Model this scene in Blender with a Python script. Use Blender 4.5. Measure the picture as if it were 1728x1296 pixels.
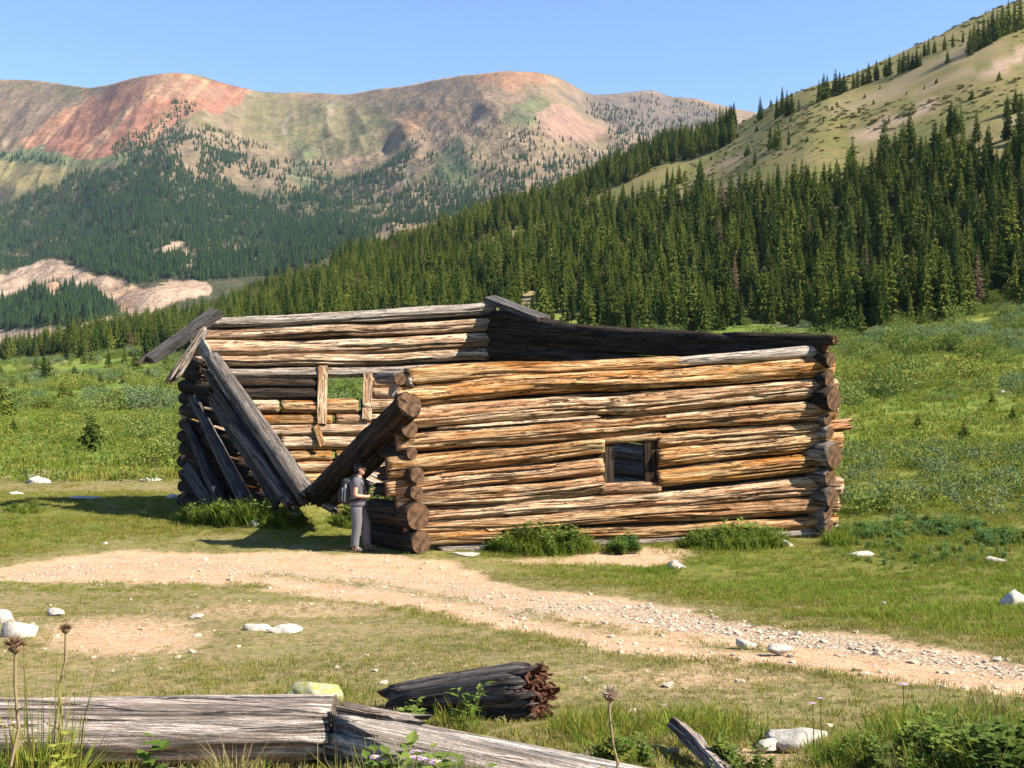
import bpy, bmesh, math, random
import numpy as np
from mathutils import Vector, Matrix, Euler

random.seed(7)
RNG = np.random.default_rng(7)
for o in list(bpy.data.objects):
    bpy.data.objects.remove(o)
scene = bpy.context.scene
COL = scene.collection

# ------------------------------------------------------------------ camera, sky, sun, exposure
F = 2000.0            # focal length in photo pixels (1728 wide)
CX, CY = 864.0, 648.0
HC = 3.3              # camera height above the cabin's ground
cam_d = bpy.data.cameras.new('camera')
cam_d.sensor_width = 36.0
cam_d.lens = 36.0 * F / 1728.0
cam_d.clip_start = 0.1
cam_d.clip_end = 20000
cam = bpy.data.objects.new('camera', cam_d)
COL.objects.link(cam)
cam.location = (0, 0, HC)
cam.rotation_euler = (math.radians(90), 0, 0)
scene.camera = cam

SUN_EL = math.radians(40)
SUN_AZ = math.atan2(0.95, -0.30)        # clockwise from +Y
sdir = Vector((math.cos(SUN_EL) * math.sin(SUN_AZ), math.cos(SUN_EL) * math.cos(SUN_AZ), math.sin(SUN_EL)))
world = bpy.data.worlds.new('World')
scene.world = world
world.use_nodes = True
wn = world.node_tree.nodes
wl = world.node_tree.links
wn.clear()
sky = wn.new('ShaderNodeTexSky')
sky.sky_type = 'NISHITA'
sky.sun_disc = False
sky.sun_elevation = SUN_EL
sky.sun_rotation = SUN_AZ
sky.altitude = 3300
sky.air_density = 1.0
sky.dust_density = 0.1
sky.ozone_density = 4.0
bg = wn.new('ShaderNodeBackground')
bg.inputs['Strength'].default_value = 0.10
wo = wn.new('ShaderNodeOutputWorld')
wl.new(sky.outputs[0], bg.inputs[0])
wl.new(bg.outputs[0], wo.inputs[0])
sl = bpy.data.lights.new('sun', 'SUN')
sl.energy = 5.0
sl.angle = math.radians(0.53)
sl.color = (1.0, 0.925, 0.79)
sun = bpy.data.objects.new('sun', sl)
COL.objects.link(sun)
sun.rotation_euler = sdir.to_track_quat('Z', 'Y').to_euler()
scene.view_settings.view_transform = 'Standard'
scene.view_settings.look = 'None'
scene.view_settings.gamma = 1
scene.cycles.max_bounces = 5
scene.cycles.diffuse_bounces = 3
scene.cycles.volume_bounces = 0
scene.view_settings.exposure = 1.5

# ------------------------------------------------------------------ helpers
def tag(o, label=None, cat=None, group=None, kind=None):
    if label: o['label'] = label
    if cat: o['category'] = cat
    if group: o['group'] = group
    if kind: o['kind'] = kind
    return o

def link(name, me, parent=None, loc=None, rot=None):
    o = bpy.data.objects.new(name, me)
    COL.objects.link(o)
    if parent is not None:
        o.parent = parent
    if loc is not None: o.location = loc
    if rot is not None: o.rotation_euler = rot
    return o

def empty(name, loc=(0, 0, 0), rz=0.0):
    o = bpy.data.objects.new(name, None)
    COL.objects.link(o)
    o.location = loc
    o.rotation_euler = (0, 0, rz)
    o.empty_display_size = 0.2
    return o

def mesh_np(name, V, Fc, mats=(), mi=None, smooth=False):
    """V (n,3), Fc list/array of polygons (same size) or list of arrays"""
    me = bpy.data.meshes.new(name)
    V = np.asarray(V, dtype=np.float32)
    groups = Fc if isinstance(Fc, list) else [Fc]
    groups = [np.asarray(g, dtype=np.int32) for g in groups if len(g)]
    nl = sum(g.size for g in groups); npoly = sum(len(g) for g in groups)
    me.vertices.add(len(V)); me.vertices.foreach_set('co', V.ravel())
    me.loops.add(nl); me.polygons.add(npoly)
    me.loops.foreach_set('vertex_index', np.concatenate([g.ravel() for g in groups]))
    tot = np.concatenate([np.full(len(g), g.shape[1]) for g in groups]).astype(np.int32)
    st = np.concatenate([[0], np.cumsum(tot)[:-1]]).astype(np.int32)
    me.polygons.foreach_set('loop_start', st)
    me.polygons.foreach_set('loop_total', tot)
    if mi is not None:
        me.polygons.foreach_set('material_index', np.asarray(mi, dtype=np.int32))
    me.polygons.foreach_set('use_smooth', np.full(npoly, bool(smooth)) if np.isscalar(smooth) else np.asarray(smooth))
    me.update(calc_edges=True)
    me.validate()
    for m in mats: me.materials.append(m)
    return me

def fattr(me, name, arr):
    a = me.attributes.new(name, 'FLOAT', 'POINT')
    a.data.foreach_set('value', np.asarray(arr, dtype=np.float32).ravel())

def cattr(me, name, arr):
    a = me.attributes.new(name, 'FLOAT_COLOR', 'POINT')
    arr = np.asarray(arr, dtype=np.float32)
    if arr.shape[1] == 3: arr = np.hstack([arr, np.ones((len(arr), 1), np.float32)])
    a.data.foreach_set('color', arr.ravel())

# vectorised value noise
def _h(ix, iy, s):
    n = (ix.astype(np.int64) * 374761393 + iy.astype(np.int64) * 668265263 + int(s) * 974634777) & 0xffffffff
    n = ((n ^ (n >> 13)) * 1274126177) & 0xffffffff
    n = n ^ (n >> 16)
    return (n & 0xffff) / 65535.0

def vnoise(x, y, s=0):
    x = np.asarray(x, float); y = np.asarray(y, float)
    ix = np.floor(x); iy = np.floor(y)
    fx = x - ix; fy = y - iy
    fx = fx * fx * fx * (fx * (fx * 6 - 15) + 10); fy = fy * fy * fy * (fy * (fy * 6 - 15) + 10)
    a = _h(ix, iy, s); b = _h(ix + 1, iy, s); c = _h(ix, iy + 1, s); d = _h(ix + 1, iy + 1, s)
    return (a + (b - a) * fx) * (1 - fy) + (c + (d - c) * fx) * fy

def fbm(x, y, s=0, o=4):
    t = 0; a = .5; x = np.asarray(x, float); y = np.asarray(y, float)
    for i in range(o):
        t = t + a * (vnoise(x, y, s + i * 17) - .5)
        x = x * 2.03 + 11.3; y = y * 2.03 - 7.7; a *= .5
    return t * 2            # about -1..1

def ridged(x, y, s=0, o=4):
    t = 0; a = .5
    for i in range(o):
        t = t + a * (1 - np.abs(2 * vnoise(x, y, s + i * 13) - 1))
        x = x * 2.07 + 3.1; y = y * 2.07 + 5.3; a *= .5
    return t

def sstep(a, b, x):
    t = np.clip((x - a) / (b - a), 0, 1)
    return t * t * (3 - 2 * t)

# ------------------------------------------------------------------ material helpers
class NT:
    def __init__(self, name):
        self.m = bpy.data.materials.new(name); self.m.use_nodes = True
        self.t = self.m.node_tree; self.n = self.t.nodes; self.n.clear()
        self.out = self.n.new('ShaderNodeOutputMaterial')
    def node(self, ty, **kw):
        nd = self.n.new('ShaderNode' + ty)
        for k, v in kw.items(): setattr(nd, k, v)
        return nd
    def put(self, sock, v):
        if isinstance(v, bpy.types.NodeSocket): self.t.links.new(v, sock)
        elif v is not None:
            if sock.type == 'RGBA' and len(v) == 3: v = (*v, 1)
            sock.default_value = v
    def noise(self, vec=None, scale=5, detail=4, rough=.55, dist=0, out=0):
        nd = self.node('TexNoise'); self.put(nd.inputs['Vector'], vec)
        self.put(nd.inputs['Scale'], scale); self.put(nd.inputs['Detail'], detail)
        self.put(nd.inputs['Roughness'], rough); self.put(nd.inputs['Distortion'], dist)
        return nd.outputs[out]
    def voro(self, vec=None, scale=5, feature='F1', out='Distance', rand=1):
        nd = self.node('TexVoronoi', feature=feature); self.put(nd.inputs['Vector'], vec)
        self.put(nd.inputs['Scale'], scale); self.put(nd.inputs['Randomness'], rand)
        return nd.outputs[out]
    def map(self, vec, scale=(1, 1, 1), loc=(0, 0, 0)):
        nd = self.node('Mapping'); self.put(nd.inputs['Vector'], vec)
        nd.inputs['Scale'].default_value = scale; self.put(nd.inputs['Location'], loc)
        return nd.outputs[0]
    def ramp(self, fac, pts, interp='LINEAR'):
        nd = self.node('ValToRGB'); cr = nd.color_ramp; cr.interpolation = interp
        while len(cr.elements) < len(pts): cr.elements.new(.5)
        for e, (p, c) in zip(cr.elements, pts):
            e.position = p
            e.color = (c, c, c, 1) if np.isscalar(c) else (*c, 1)
        self.put(nd.inputs[0], fac)
        return nd.outputs[0]
    def mix(self, fac, a, b, mode='MIX'):
        nd = self.node('Mix', data_type='RGBA', blend_type=mode)
        self.put(nd.inputs[0], fac); self.put(nd.inputs[6], a); self.put(nd.inputs[7], b)
        return nd.outputs[2]
    def math(self, op, a, b=None, clamp=False):
        nd = self.node('Math', operation=op, use_clamp=clamp)
        self.put(nd.inputs[0], a)
        if b is not None: self.put(nd.inputs[1], b)
        return nd.outputs[0]
    def attr(self, name, out='Fac'):
        return self.node('Attribute', attribute_name=name).outputs[out]
    def coord(self, which='Object'):
        return self.node('TexCoord').outputs[which]
    def rand(self):
        return self.node('ObjectInfo').outputs['Random']
    def pos(self):
        return self.node('NewGeometry').outputs['Position']
    def bump(self, h, strength=.4, dist=.02):
        nd = self.node('Bump'); self.put(nd.inputs['Height'], h)
        nd.inputs['Strength'].default_value = strength; nd.inputs['Distance'].default_value = dist
        return nd.outputs[0]
    def bsdf(self, col, rough=.9, normal=None, spec=.2, **kw):
        nd = self.node('BsdfPrincipled'); self.put(nd.inputs['Base Color'], col)
        self.put(nd.inputs['Roughness'], rough); nd.inputs['Specular IOR Level'].default_value = spec
        if normal is not None: self.put(nd.inputs['Normal'], normal)
        self.t.links.new(nd.outputs[0], self.out.inputs[0])
        return nd
    def leafy(self, col, trans=.35, rough=.7):
        d = self.node('BsdfDiffuse'); self.put(d.inputs[0], col)
        t = self.node('BsdfTranslucent'); self.put(t.inputs[0], col)
        mx = self.node('MixShader'); mx.inputs[0].default_value = trans
        self.t.links.new(d.outputs[0], mx.inputs[1]); self.t.links.new(t.outputs[0], mx.inputs[2])
        self.t.links.new(mx.outputs[0], self.out.inputs[0])

def mat_leaf(name, c0, c1, trans=.3, scale=3.0):
    n = NT(name)
    r = n.rand()
    ns = n.noise(n.coord('Object'), scale, 2)
    f = n.math('ADD', n.math('MULTIPLY', r, .6), n.math('MULTIPLY', ns, .5), True)
    n.leafy(n.mix(n.ramp(f, [(.2, 0.), (.85, 1.)]), c0, c1), trans)
    return n.m

def mat_wood(name, dark, mid, pale, crack=.5, red=(.30, .11, .04), redamt=.35, val=(.76, .42)):
    n = NT(name)
    oi = n.node('ObjectInfo')
    off = n.node('CombineXYZ'); n.put(off.inputs[0], n.math('MULTIPLY', oi.outputs['Random'], 57.0))
    n.put(off.inputs[1], n.math('MULTIPLY', oi.outputs['Random'], 23.0))
    vec = n.node('VectorMath', operation='ADD'); n.put(vec.inputs[0], n.coord('Object')); n.put(vec.inputs[1], off.outputs[0])
    v = vec.outputs[0]
    grain = n.noise(n.map(v, (.42, 9, 9)), 3.0, 6, .7, .5)
    streak = n.noise(n.map(v, (.22, 4.0, 4.0)), 2.4, 6, .66, .7)
    split = n.noise(n.map(v, (.16, 3.4, 3.4)), 3.2, 4, .55, .9)
    patch = n.noise(n.map(v, (.45, 1.6, 1.6)), 1.3, 3, .5)
    fine = n.noise(n.map(v, (2.0, 34, 34)), 4.0, 3, .6)
    col = n.mix(n.ramp(streak, [(.38, 0.), (.60, 1.)]), mid, pale)
    col = n.mix(n.math('MULTIPLY', n.ramp(patch, [(.50, 0.), (.66, 1.)]), redamt), col, red)
    col = n.mix(n.math('MULTIPLY', n.ramp(grain, [(.385, 1.), (.475, 0.)]), crack), col, dark)
    cl = n.math('ABSOLUTE', n.math('SUBTRACT', split, .5))
    clm = n.math('MULTIPLY', n.ramp(cl, [(.009, 1.), (.024, 0.)]), n.ramp(patch, [(.38, .25), (.5, 1.)]))
    col = n.mix(n.math('MULTIPLY', clm, .9), col, dark)
    kn = n.voro(n.map(v, (1.3, 3.2, 3.2)), 1.0)
    col = n.mix(n.math('MULTIPLY', n.ramp(kn, [(.07, 1.), (.13, 0.)]), .8), col, dark)
    col = n.mix(n.math('MULTIPLY', n.ramp(fine, [(.35, 1.), (.6, 0.)]), .40), col, tuple(.5 * (d_ + m_) for d_, m_ in zip(dark, mid)))
    hsv = n.node('HueSaturation'); n.put(hsv.inputs['Color'], col)
    n.put(hsv.inputs['Value'], n.math('ADD', n.math('MULTIPLY', oi.outputs['Random'], val[1]), val[0]))
    n.put(hsv.inputs['Saturation'], n.math('SUBTRACT', 1.12, n.math('MULTIPLY', n.math('FRACT', n.math('MULTIPLY', oi.outputs['Random'], 7.3)), .35)))
    h = n.math('ADD', n.ramp(grain, [(.30, 0.), (.52, 1.)]), n.math('MULTIPLY', fine, .5))
    h = n.math('SUBTRACT', h, n.math('MULTIPLY', clm, 1.4))
    n.bsdf(hsv.outputs[0], .88, n.bump(h, 1.0, .035), .12)
    return n.m

def mat_endgrain(name, a, b):
    n = NT(name)
    c = n.coord('Object')
    sep = n.node('SeparateXYZ'); n.put(sep.inputs[0], c)
    yz = n.node('CombineXYZ'); n.put(yz.inputs[1], sep.outputs[1]); n.put(yz.inputs[2], sep.outputs[2])
    ln = n.node('VectorMath', operation='LENGTH'); n.put(ln.inputs[0], yz.outputs[0])
    ns = n.noise(c, 9, 4)
    rings = n.math('SINE', n.math('ADD', n.math('MULTIPLY', ln.outputs[1], 190), n.math('MULTIPLY', ns, 9)))
    ang = n.node('Math', operation='ARCTAN2'); n.put(ang.inputs[0], sep.outputs[1]); n.put(ang.inputs[1], sep.outputs[2])
    cr = n.noise(None, 4.5, 3, .5); n.put(cr.node.inputs['Vector'], None)
    cv = n.node('CombineXYZ'); n.put(cv.inputs[0], n.math('MULTIPLY', ang.outputs[0], .9)); n.put(cv.inputs[1], n.math('MULTIPLY', ln.outputs[1], 1.5))
    n.put(cv.inputs[2], n.math('MULTIPLY', n.rand(), 40))
    n.put(cr.node.inputs['Vector'], cv.outputs[0])
    col = n.mix(n.math('MULTIPLY', n.math('ADD', rings, 1.0), .28), a, b)
    col = n.mix(n.ramp(cr, [(.25, .8), (.29, 0.)]), col, (.03, .018, .011))
    col = n.mix(n.ramp(ns, [(.42, 0.), (.62, .8)]), col, (.035, .022, .015))
    n.bsdf(col, .95, n.bump(cr, .6, .03), .1)
    return n.m

def mat_plain(name, col, rough=.8, var=.25, scale=12, spec=.3):
    n = NT(name)
    ns = n.noise(n.coord('Object'), scale, 4)
    c2 = tuple(x * (1 - var) for x in col)
    n.bsdf(n.mix(ns, c2, tuple(min(1, x * (1 + var)) for x in col)), rough, n.bump(ns, .2, .01), spec)
    return n.m

M = {}
M['wood_front'] = mat_wood('weathered_orange_wood', (.020, .009, .005), (.52, .225, .065), (.82, .60, .36), .88, (.42, .14, .04), .5, (.84, .34))
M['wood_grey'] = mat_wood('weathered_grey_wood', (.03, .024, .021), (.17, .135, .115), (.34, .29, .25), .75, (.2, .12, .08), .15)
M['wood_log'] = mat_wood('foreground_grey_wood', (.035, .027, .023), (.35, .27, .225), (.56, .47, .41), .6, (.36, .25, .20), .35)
M['wood_shade'] = mat_wood('shaded_dark_grey_wood', (.016, .014, .013), (.075, .066, .064), (.16, .14, .13), .7, (.12, .08, .055), .2)  # darker copy of the grey wood, end-wall shade put into its colour
M['wood_silver'] = mat_wood('silver_grey_wood', (.05, .038, .032), (.40, .31, .25), (.66, .57, .48), .5, (.3, .16, .09), .15)
M['wood_dark'] = mat_wood('shaded_weathered_wood', (.009, .007, .005), (.036, .025, .018), (.085, .062, .045), .75, (.065, .033, .016), .3)  # dark old wood, lowered further so the colour carries the collapsed side's shadow
M['end'] = mat_endgrain('log_end_grain', (.10, .056, .032), (.17, .10, .058))
M['end_grey'] = mat_endgrain('grey_log_end_grain', (.10, .075, .058), (.18, .14, .11))
M['rot'] = mat_plain('rotten_heartwood', (.085, .034, .018), .95, .8, 30)

# ------------------------------------------------------------------ terrain function
TP = np.array([-600, 0, 300, 640, 900, 1150, 1400, 1728, 2300.])
TD = np.array([25, 40, 60, 100, 150, 200, 260, 330, 420, 520, 640, 760, 900, 1100.])
TZ = np.array([   # rows: columns TP; height in metres at each depth TD
    [0, 0, -.1, .0, .6, 2.2, 4, 6.5, 10, 15, 21, 27, 26, 8],
    [0, 0, -.1, .1, .8, 1.8, 3.2, 5.4, 9.2, 12, 14, 15, 10, 0],
    [0, 0, 0, .3, 1.0, 2.0, 4.0, 7.5, 14, 22, 31, 37, 30, 8],
    [0, .0, .3, 1.0, 2.5, 5.0, 9.5, 18, 33, 51, 71, 82, 72, 30],
    [0, .1, .4, 1.4, 3.2, 6.5, 13, 25, 45, 69, 98, 112, 100, 50],
    [0, .2, .8, 2.6, 5.6, 9.6, 16.5, 33, 60, 92, 131, 140, 125, 70],
    [0, .4, 1.2, 3.6, 7.4, 11.8, 20, 47, 86, 125, 166, 172, 150, 90],
    [0, .5, 1.5, 4.2, 8.6, 14.6, 33, 68, 112, 158, 212, 236, 220, 150],
    [0, .7, 2.0, 5.2, 10.5, 19.0, 48, 90, 142, 196, 262, 300, 300, 240]])
LTD = np.log(TD)

def _herm(xs, ys_fn, x):
    pass

def table(px, lnd):
    px = np.clip(px, TP[0], TP[-1]); lnd = np.clip(lnd, LTD[0], LTD[-1])
    i = np.clip(np.searchsorted(TP, px, 'right') - 1, 0, len(TP) - 2)
    j = np.clip(np.searchsorted(LTD, lnd, 'right') - 1, 0, len(TD) - 2)
    fx = (px - TP[i]) / (TP[i + 1] - TP[i]); fx = fx * fx * (3 - 2 * fx) * .5 + fx * .5
    # Catmull-Rom in depth
    def cr(ii):
        j0 = np.clip(j - 1, 0, None); j3 = np.clip(j + 2, None, len(TD) - 1)
        p0, p1, p2, p3 = TZ[ii, j0], TZ[ii, j], TZ[ii, j + 1], TZ[ii, j3]
        x0, x1, x2, x3 = LTD[j0], LTD[j], LTD[j + 1], LTD[j3]
        t = (lnd - x1) / (x2 - x1)
        m1 = (p2 - p0) / (x2 - x0) * (x2 - x1); m2 = (p3 - p1) / (x3 - x1) * (x2 - x1)
        t2 = t * t; t3 = t2 * t
        return (2 * t3 - 3 * t2 + 1) * p1 + (t3 - 2 * t2 + t) * m1 + (-2 * t3 + 3 * t2) * p2 + (t3 - t2) * m2
    return cr(i) * (1 - fx) + cr(i + 1) * fx

def H(X, Y):
    X = np.asarray(X, float); Y = np.asarray(Y, float)
    R = np.hypot(X, Y)
    D = np.where(Y > .55 * R, Y, .55 * R)               # depth, softened far to the sides
    px = CX + F * np.clip(X / np.maximum(D, .1), -2, 2)
    z = table(px, np.log(np.maximum(D, 1.)))
    t = np.clip((Y - 4.55) / (20.5 - 4.55), 0, 1)
    near = 1.75 * (1 - t) ** 1.06
    near = near + np.where(Y < 3.5, (3.5 - Y) * .02, 0) * (Y > -40)
    w = sstep(19, 32, D)
    z = near * (1 - sstep(20, 40, np.where(Y < 3.5, D, 0))) + z * np.where(Y < 3.5, sstep(20, 40, D), w)
    # earth heaped up under the collapsed side wall and against the cabin's left corner
    z = z + .55 * np.exp(-(((X + 5.0) / 1.5) ** 2 + ((Y - 27.6) / 1.3) ** 2))
    z = z + .10 * fbm(X * .22, Y * .22, 3, 3) * sstep(2, 8, R) + .025 * fbm(X * 1.7, Y * 1.7, 5, 3)
    far = sstep(60, 300, D)
    z = z + far * (2.2 * fbm(X * .012, Y * .012, 8, 4) * sstep(150, 500, D) * 2.2 + .35 * fbm(X * .08, Y * .08, 9, 3))
    return z

def proj(X, Y, Z):
    return CX + F * X / Y, CY - F * (Z - HC) / Y

def ground_hit(px, py, dmin=3.2, dmax=900):
    """where the photo's ray meets the ground"""
    ds = np.exp(np.linspace(math.log(dmin), math.log(dmax), 420))
    u = (px - CX) / F; v = (py - CY) / F
    g = H(u * ds, ds) - (HC - v * ds)
    k = np.argmax(g >= 0)
    if g[k] < 0: k = len(ds) - 1
    d = ds[k]
    if k > 0 and g[k] > g[k - 1]:
        d = ds[k - 1] + (ds[k] - ds[k - 1]) * (-g[k - 1]) / (g[k] - g[k - 1])
    return np.array([u * d, d, float(H(u * d, d))])

def P(px, py, d):
    return Vector(((px - CX) / F * d, d, HC - (py - CY) / F * d))

def inpoly(px, py, poly):
    px = np.asarray(px); py = np.asarray(py)
    r = np.zeros(px.shape, bool); n = len(poly); j = n - 1
    for i in range(n):
        xi, yi = poly[i]; xj, yj = poly[j]
        c = ((yi > py) != (yj > py)) & (px < (xj - xi) * (py - yi) / (yj - yi + 1e-9) + xi)
        r ^= c; j = i
    return r

def pl(x, pts):
    a = np.array(pts, float)
    return np.interp(x, a[:, 0], a[:, 1])

# the dirt track: far and near edges seen in the photo
TR_U = [(-900, 1080), (-300, 1000), (0, 958), (90, 940), (200, 924), (450, 924), (640, 936), (760, 950), (900, 986), (1060, 1005), (1200, 1034), (1450, 1066), (1728, 1116), (2600, 1270)]
TR_L = [(-900, 1110), (-300, 1020), (0, 986), (250, 990), (500, 1004), (640, 1022), (760, 1045), (900, 1075), (1050, 1104), (1300, 1130), (1500, 1148), (1728, 1176), (2600, 1340)]
def masks(X, Y, Z):
    px, py = proj(X, np.maximum(Y, .5), Z)
    n1 = fbm(X * .5, Y * .5, 21, 4); n2 = fbm(X * 2.1, Y * 2.1, 22, 3)
    pyj = py + n1 * 16 + n2 * 7
    yu = pl(px, TR_U); yl = pl(px, TR_L)
    ok = (Y > 3) & (Y < 40)
    track = sstep(yu - 3, yu + 5, pyj) * (1 - sstep(yl - 16, yl + 8, pyj)) * ok
    f = (py - yu) / np.maximum(yl - yu, 1)
    right = sstep(850, 1150, px)
    # loose pale gravel along the far rut on the right, and over most of the left stretch
    g = np.exp(-((f - .22) / .2) ** 2) * right + np.exp(-((f - .45) / .4) ** 2) * (1 - right) * .48 + np.exp(-((f - .98) / .13) ** 2) * right * .45
    gravel = track * np.clip(g + n2 * .25, 0, 1)
    # grassy strip between the ruts
    mid = np.exp(-((f - .60 + .03 * n1) / .08) ** 2) * (1 - sstep(1150, 1500, px)) * sstep(300, 500, px)
    track = track * (1 - .6 * np.clip(mid * (n2 + .9), 0, 1))
    def blob(cx, cy, rx, ry, s=1.):
        q = ((px - cx) / rx) ** 2 + ((pyj - cy) / ry) ** 2
        return s * (1 - sstep(.0, 1.4, q)) * ok
    dirt = np.maximum.reduce([track, blob(210, 1070, 175, 38, .85), blob(470, 1030, 260, 22, .6), blob(1065, 938, 120, 17, 1),
                              blob(940, 945, 150, 10, .7), blob(1180, 1140, 230, 26, .55), blob(900, 1040, 200, 20, .5), blob(1290, 1270, 110, 24, .8),
                              blob(1180, 1225, 70, 14, .6), blob(330, 1300, 230, 26, .6)])
    # worn, dry turf on the near side of the track and beyond it on the left
    worn = sstep(-20, 20, pyj - yl) * (1 - .6 * sstep(1165, 1215, py)) * ok
    worn = np.maximum(worn, (1 - sstep(26, 34, py - 800)) * sstep(782, 796, py) * (px < 330) * ((Y > 25) & (Y < 60)) * .8)
    worn = np.maximum(worn, ok * (1 - sstep(0, 34, yu - pyj)) * .7)
    return dirt, gravel, worn, px, py

# ------------------------------------------------------------------ ground sheet
def build_ground():
    af = np.radians(np.arange(-31, 31.001, .115))
    side = np.radians(np.concatenate([np.arange(31.6, 60, 1.2), np.arange(60, 180, 4.)]))
    ang = np.concatenate([-side[::-1], af, side])
    rad = [.8]
    while rad[-1] < 1150:
        rad.append(rad[-1] * (1.0125 if 3.5 < rad[-1] < 70 else 1.03) + .0)
    rad = np.array(rad)
    A, R = np.meshgrid(ang, rad)
    X = np.sin(A) * R; Y = np.cos(A) * R
    Z = H(X, Y)
    dirt, gravel, worn, px, py = masks(X, Y, Z)
    Z = Z - .035 * dirt * (R < 60) + .006 * gravel * fbm(X * 9, Y * 9, 31, 2)
    na, nr = len(ang), len(rad)
    V = np.stack([X, Y, Z], -1).reshape(-1, 3)
    V = np.vstack([V, [[0, 0, float(H(0., 0.1))]]])
    idx = np.arange(na * nr).reshape(nr, na)
    a = idx[:-1]; b = idx[1:]
    nx = np.roll(idx, -1, axis=1)
    q = np.stack([idx[:-1], nx[:-1], nx[1:], idx[1:]], -1).reshape(-1, 4)[:, ::-1]
    tri = np.stack([idx[0], np.full(na, na * nr), nx[0]], -1)[:, ::-1]
    hill = sstep(150, 260, R) * sstep(16, 30, Z)
    # bare pinkish soil scars on the slope
    def scar(cx, cy, rx, ry, sl):
        yy = py - cy + sl * (px - cx)
        qq = ((px - cx) / rx) ** 2 + (yy / ry) ** 2 + .5 * fbm(px * .03, py * .06, 41, 3)
        return (1 - sstep(.5, 1.2, qq)) * (R > 150)
    soil = np.maximum.reduce([scar(1487, 215, 60, 14, .35), scar(1700, 105, 60, 12, .5), scar(1728, 340, 30, 14, 0), scar(1560, 180, 40, 8, .4), scar(75, 612, 40, 4, .1),
                              scar(1250, 265, 60, 6, .4) * .6, scar(1590, 135, 70, 7, .4) * .6, scar(1330, 545, 60, 7, -.05) * .5])
    soil = np.maximum(soil, .55 * hill * sstep(.1, .55, fbm(X * .02, Y * .02, 44, 4)))
    soil[R < 100] = 0
    lush = np.clip(.5 + 1.1 * fbm(X * .05, Y * .05, 51, 4), 0, 1)
    pad = lambda a_: np.append(a_.ravel(), 0)
    me = mesh_np('ground', V, [q, tri], [M['ground']], None, True)
    for nm, ar in (('dirt', dirt), ('gravel', gravel), ('worn', worn), ('hill', hill), ('soil', soil), ('lush', lush)):
        fattr(me, nm, pad(ar))
    o = link('ground', me)
    tag(o, kind='structure')
    return o

def mat_ground():
    n = NT('ground_surface')
    p = n.pos()
    big = n.noise(p, .35, 4, .6); med = n.noise(p, 2.2, 5, .65); fine = n.noise(p, 14, 4, .7); vf = n.noise(p, 55, 3, .7)
    grass = n.mix(n.ramp(med, [(.35, 0.), (.65, 1.)]), (.085, .105, .016), (.15, .15, .030))
    grass = n.mix(n.math('MULTIPLY', n.ramp(big, [(.4, 0.), (.65, 1.)]), .6), grass, (.19, .165, .055))
    meadow = n.mix(n.attr('lush'), (.17, .19, .034), (.105, .155, .024))
    far = n.node('VectorMath', operation='LENGTH'); n.put(far.inputs[0], p)
    fm = n.ramp(n.math('DIVIDE', far.outputs[1], 100), [(.38, 0.), (.6, 1.)])
    grass = n.mix(fm, grass, meadow)
    hp = n.map(p, (.02, .02, .02))
    hn = n.noise(hp, 2.0, 6, .65); hn2 = n.noise(hp, 14, 5, .7)
    hill = n.mix(n.ramp(hn, [(.38, 0.), (.62, 1.)]), (.15, .142, .040), (.21, .16, .068))
    hill = n.mix(n.math('MULTIPLY', n.ramp(hn2, [(.46, 0.), (.62, 1.)]), .75), hill, (.085, .09, .032))
    soilc = n.mix(n.ramp(hn2, [(.35, 0.), (.65, 1.)]), (.25, .17, .105), (.40, .29, .20))
    c = n.mix(n.attr('hill'), grass, hill)
    c = n.mix(n.attr('soil'), c, soilc)
    worn = n.mix(n.ramp(fine, [(.4, 0.), (.62, 1.)]), (.16, .135, .05), (.32, .235, .135))
    c = n.mix(n.math('MULTIPLY', n.attr('worn'), n.ramp(med, [(.3, .55), (.65, 1.)])), c, worn)
    dirt = n.mix(n.ramp(med, [(.35, 0.), (.65, 1.)]), (.37, .225, .125), (.47, .315, .195))
    dirt = n.mix(n.math('MULTIPLY', n.ramp(vf, [(.5, 0.), (.62, 1.)]), .55), dirt, (.56, .44, .31))
    dirt = n.mix(n.math('MULTIPLY', n.ramp(fine, [(.36, 1.), (.46, 0.)]), .5), dirt, (.19, .13, .08))
    dm = n.math('ADD', n.attr('dirt'), n.math('MULTIPLY', n.math('SUBTRACT', fine, .5), 1.1))
    dm = n.math('MULTIPLY', n.ramp(dm, [(.30, 0.), (.85, 1.)]), n.ramp(n.attr('dirt'), [(.02, 0.), (.15, 1.)]))
    c = n.mix(dm, c, dirt)
    vd = n.voro(p, 26); vc = n.voro(p, 26, out='Color')
    sepc = n.node('SeparateColor'); n.put(sepc.inputs[0], vc)
    gcol = n.mix(sepc.outputs[0], (.36, .26, .17), (.60, .48, .35))
    gcol = n.mix(n.ramp(vd, [(.35, 0.), (.7, 1.)]), gcol, (.24, .165, .105))
    gm = n.math('ADD', n.attr('gravel'), n.math('MULTIPLY', n.math('SUBTRACT', fine, .5), .9))
    c = n.mix(n.ramp(gm, [(.35, 0.), (.6, 1.)]), c, gcol)
    hgt = n.math('ADD', n.math('MULTIPLY', fine, .8), n.math('ADD', n.math('MULTIPLY', vf, .35), n.math('MULTIPLY', n.math('MULTIPLY', vd, n.attr('gravel')), -.7)))
    n.bsdf(c, .97, n.bump(hgt, .7, .05), .1)
    return n.m
M['ground'] = mat_ground()
ground = build_ground()

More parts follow.
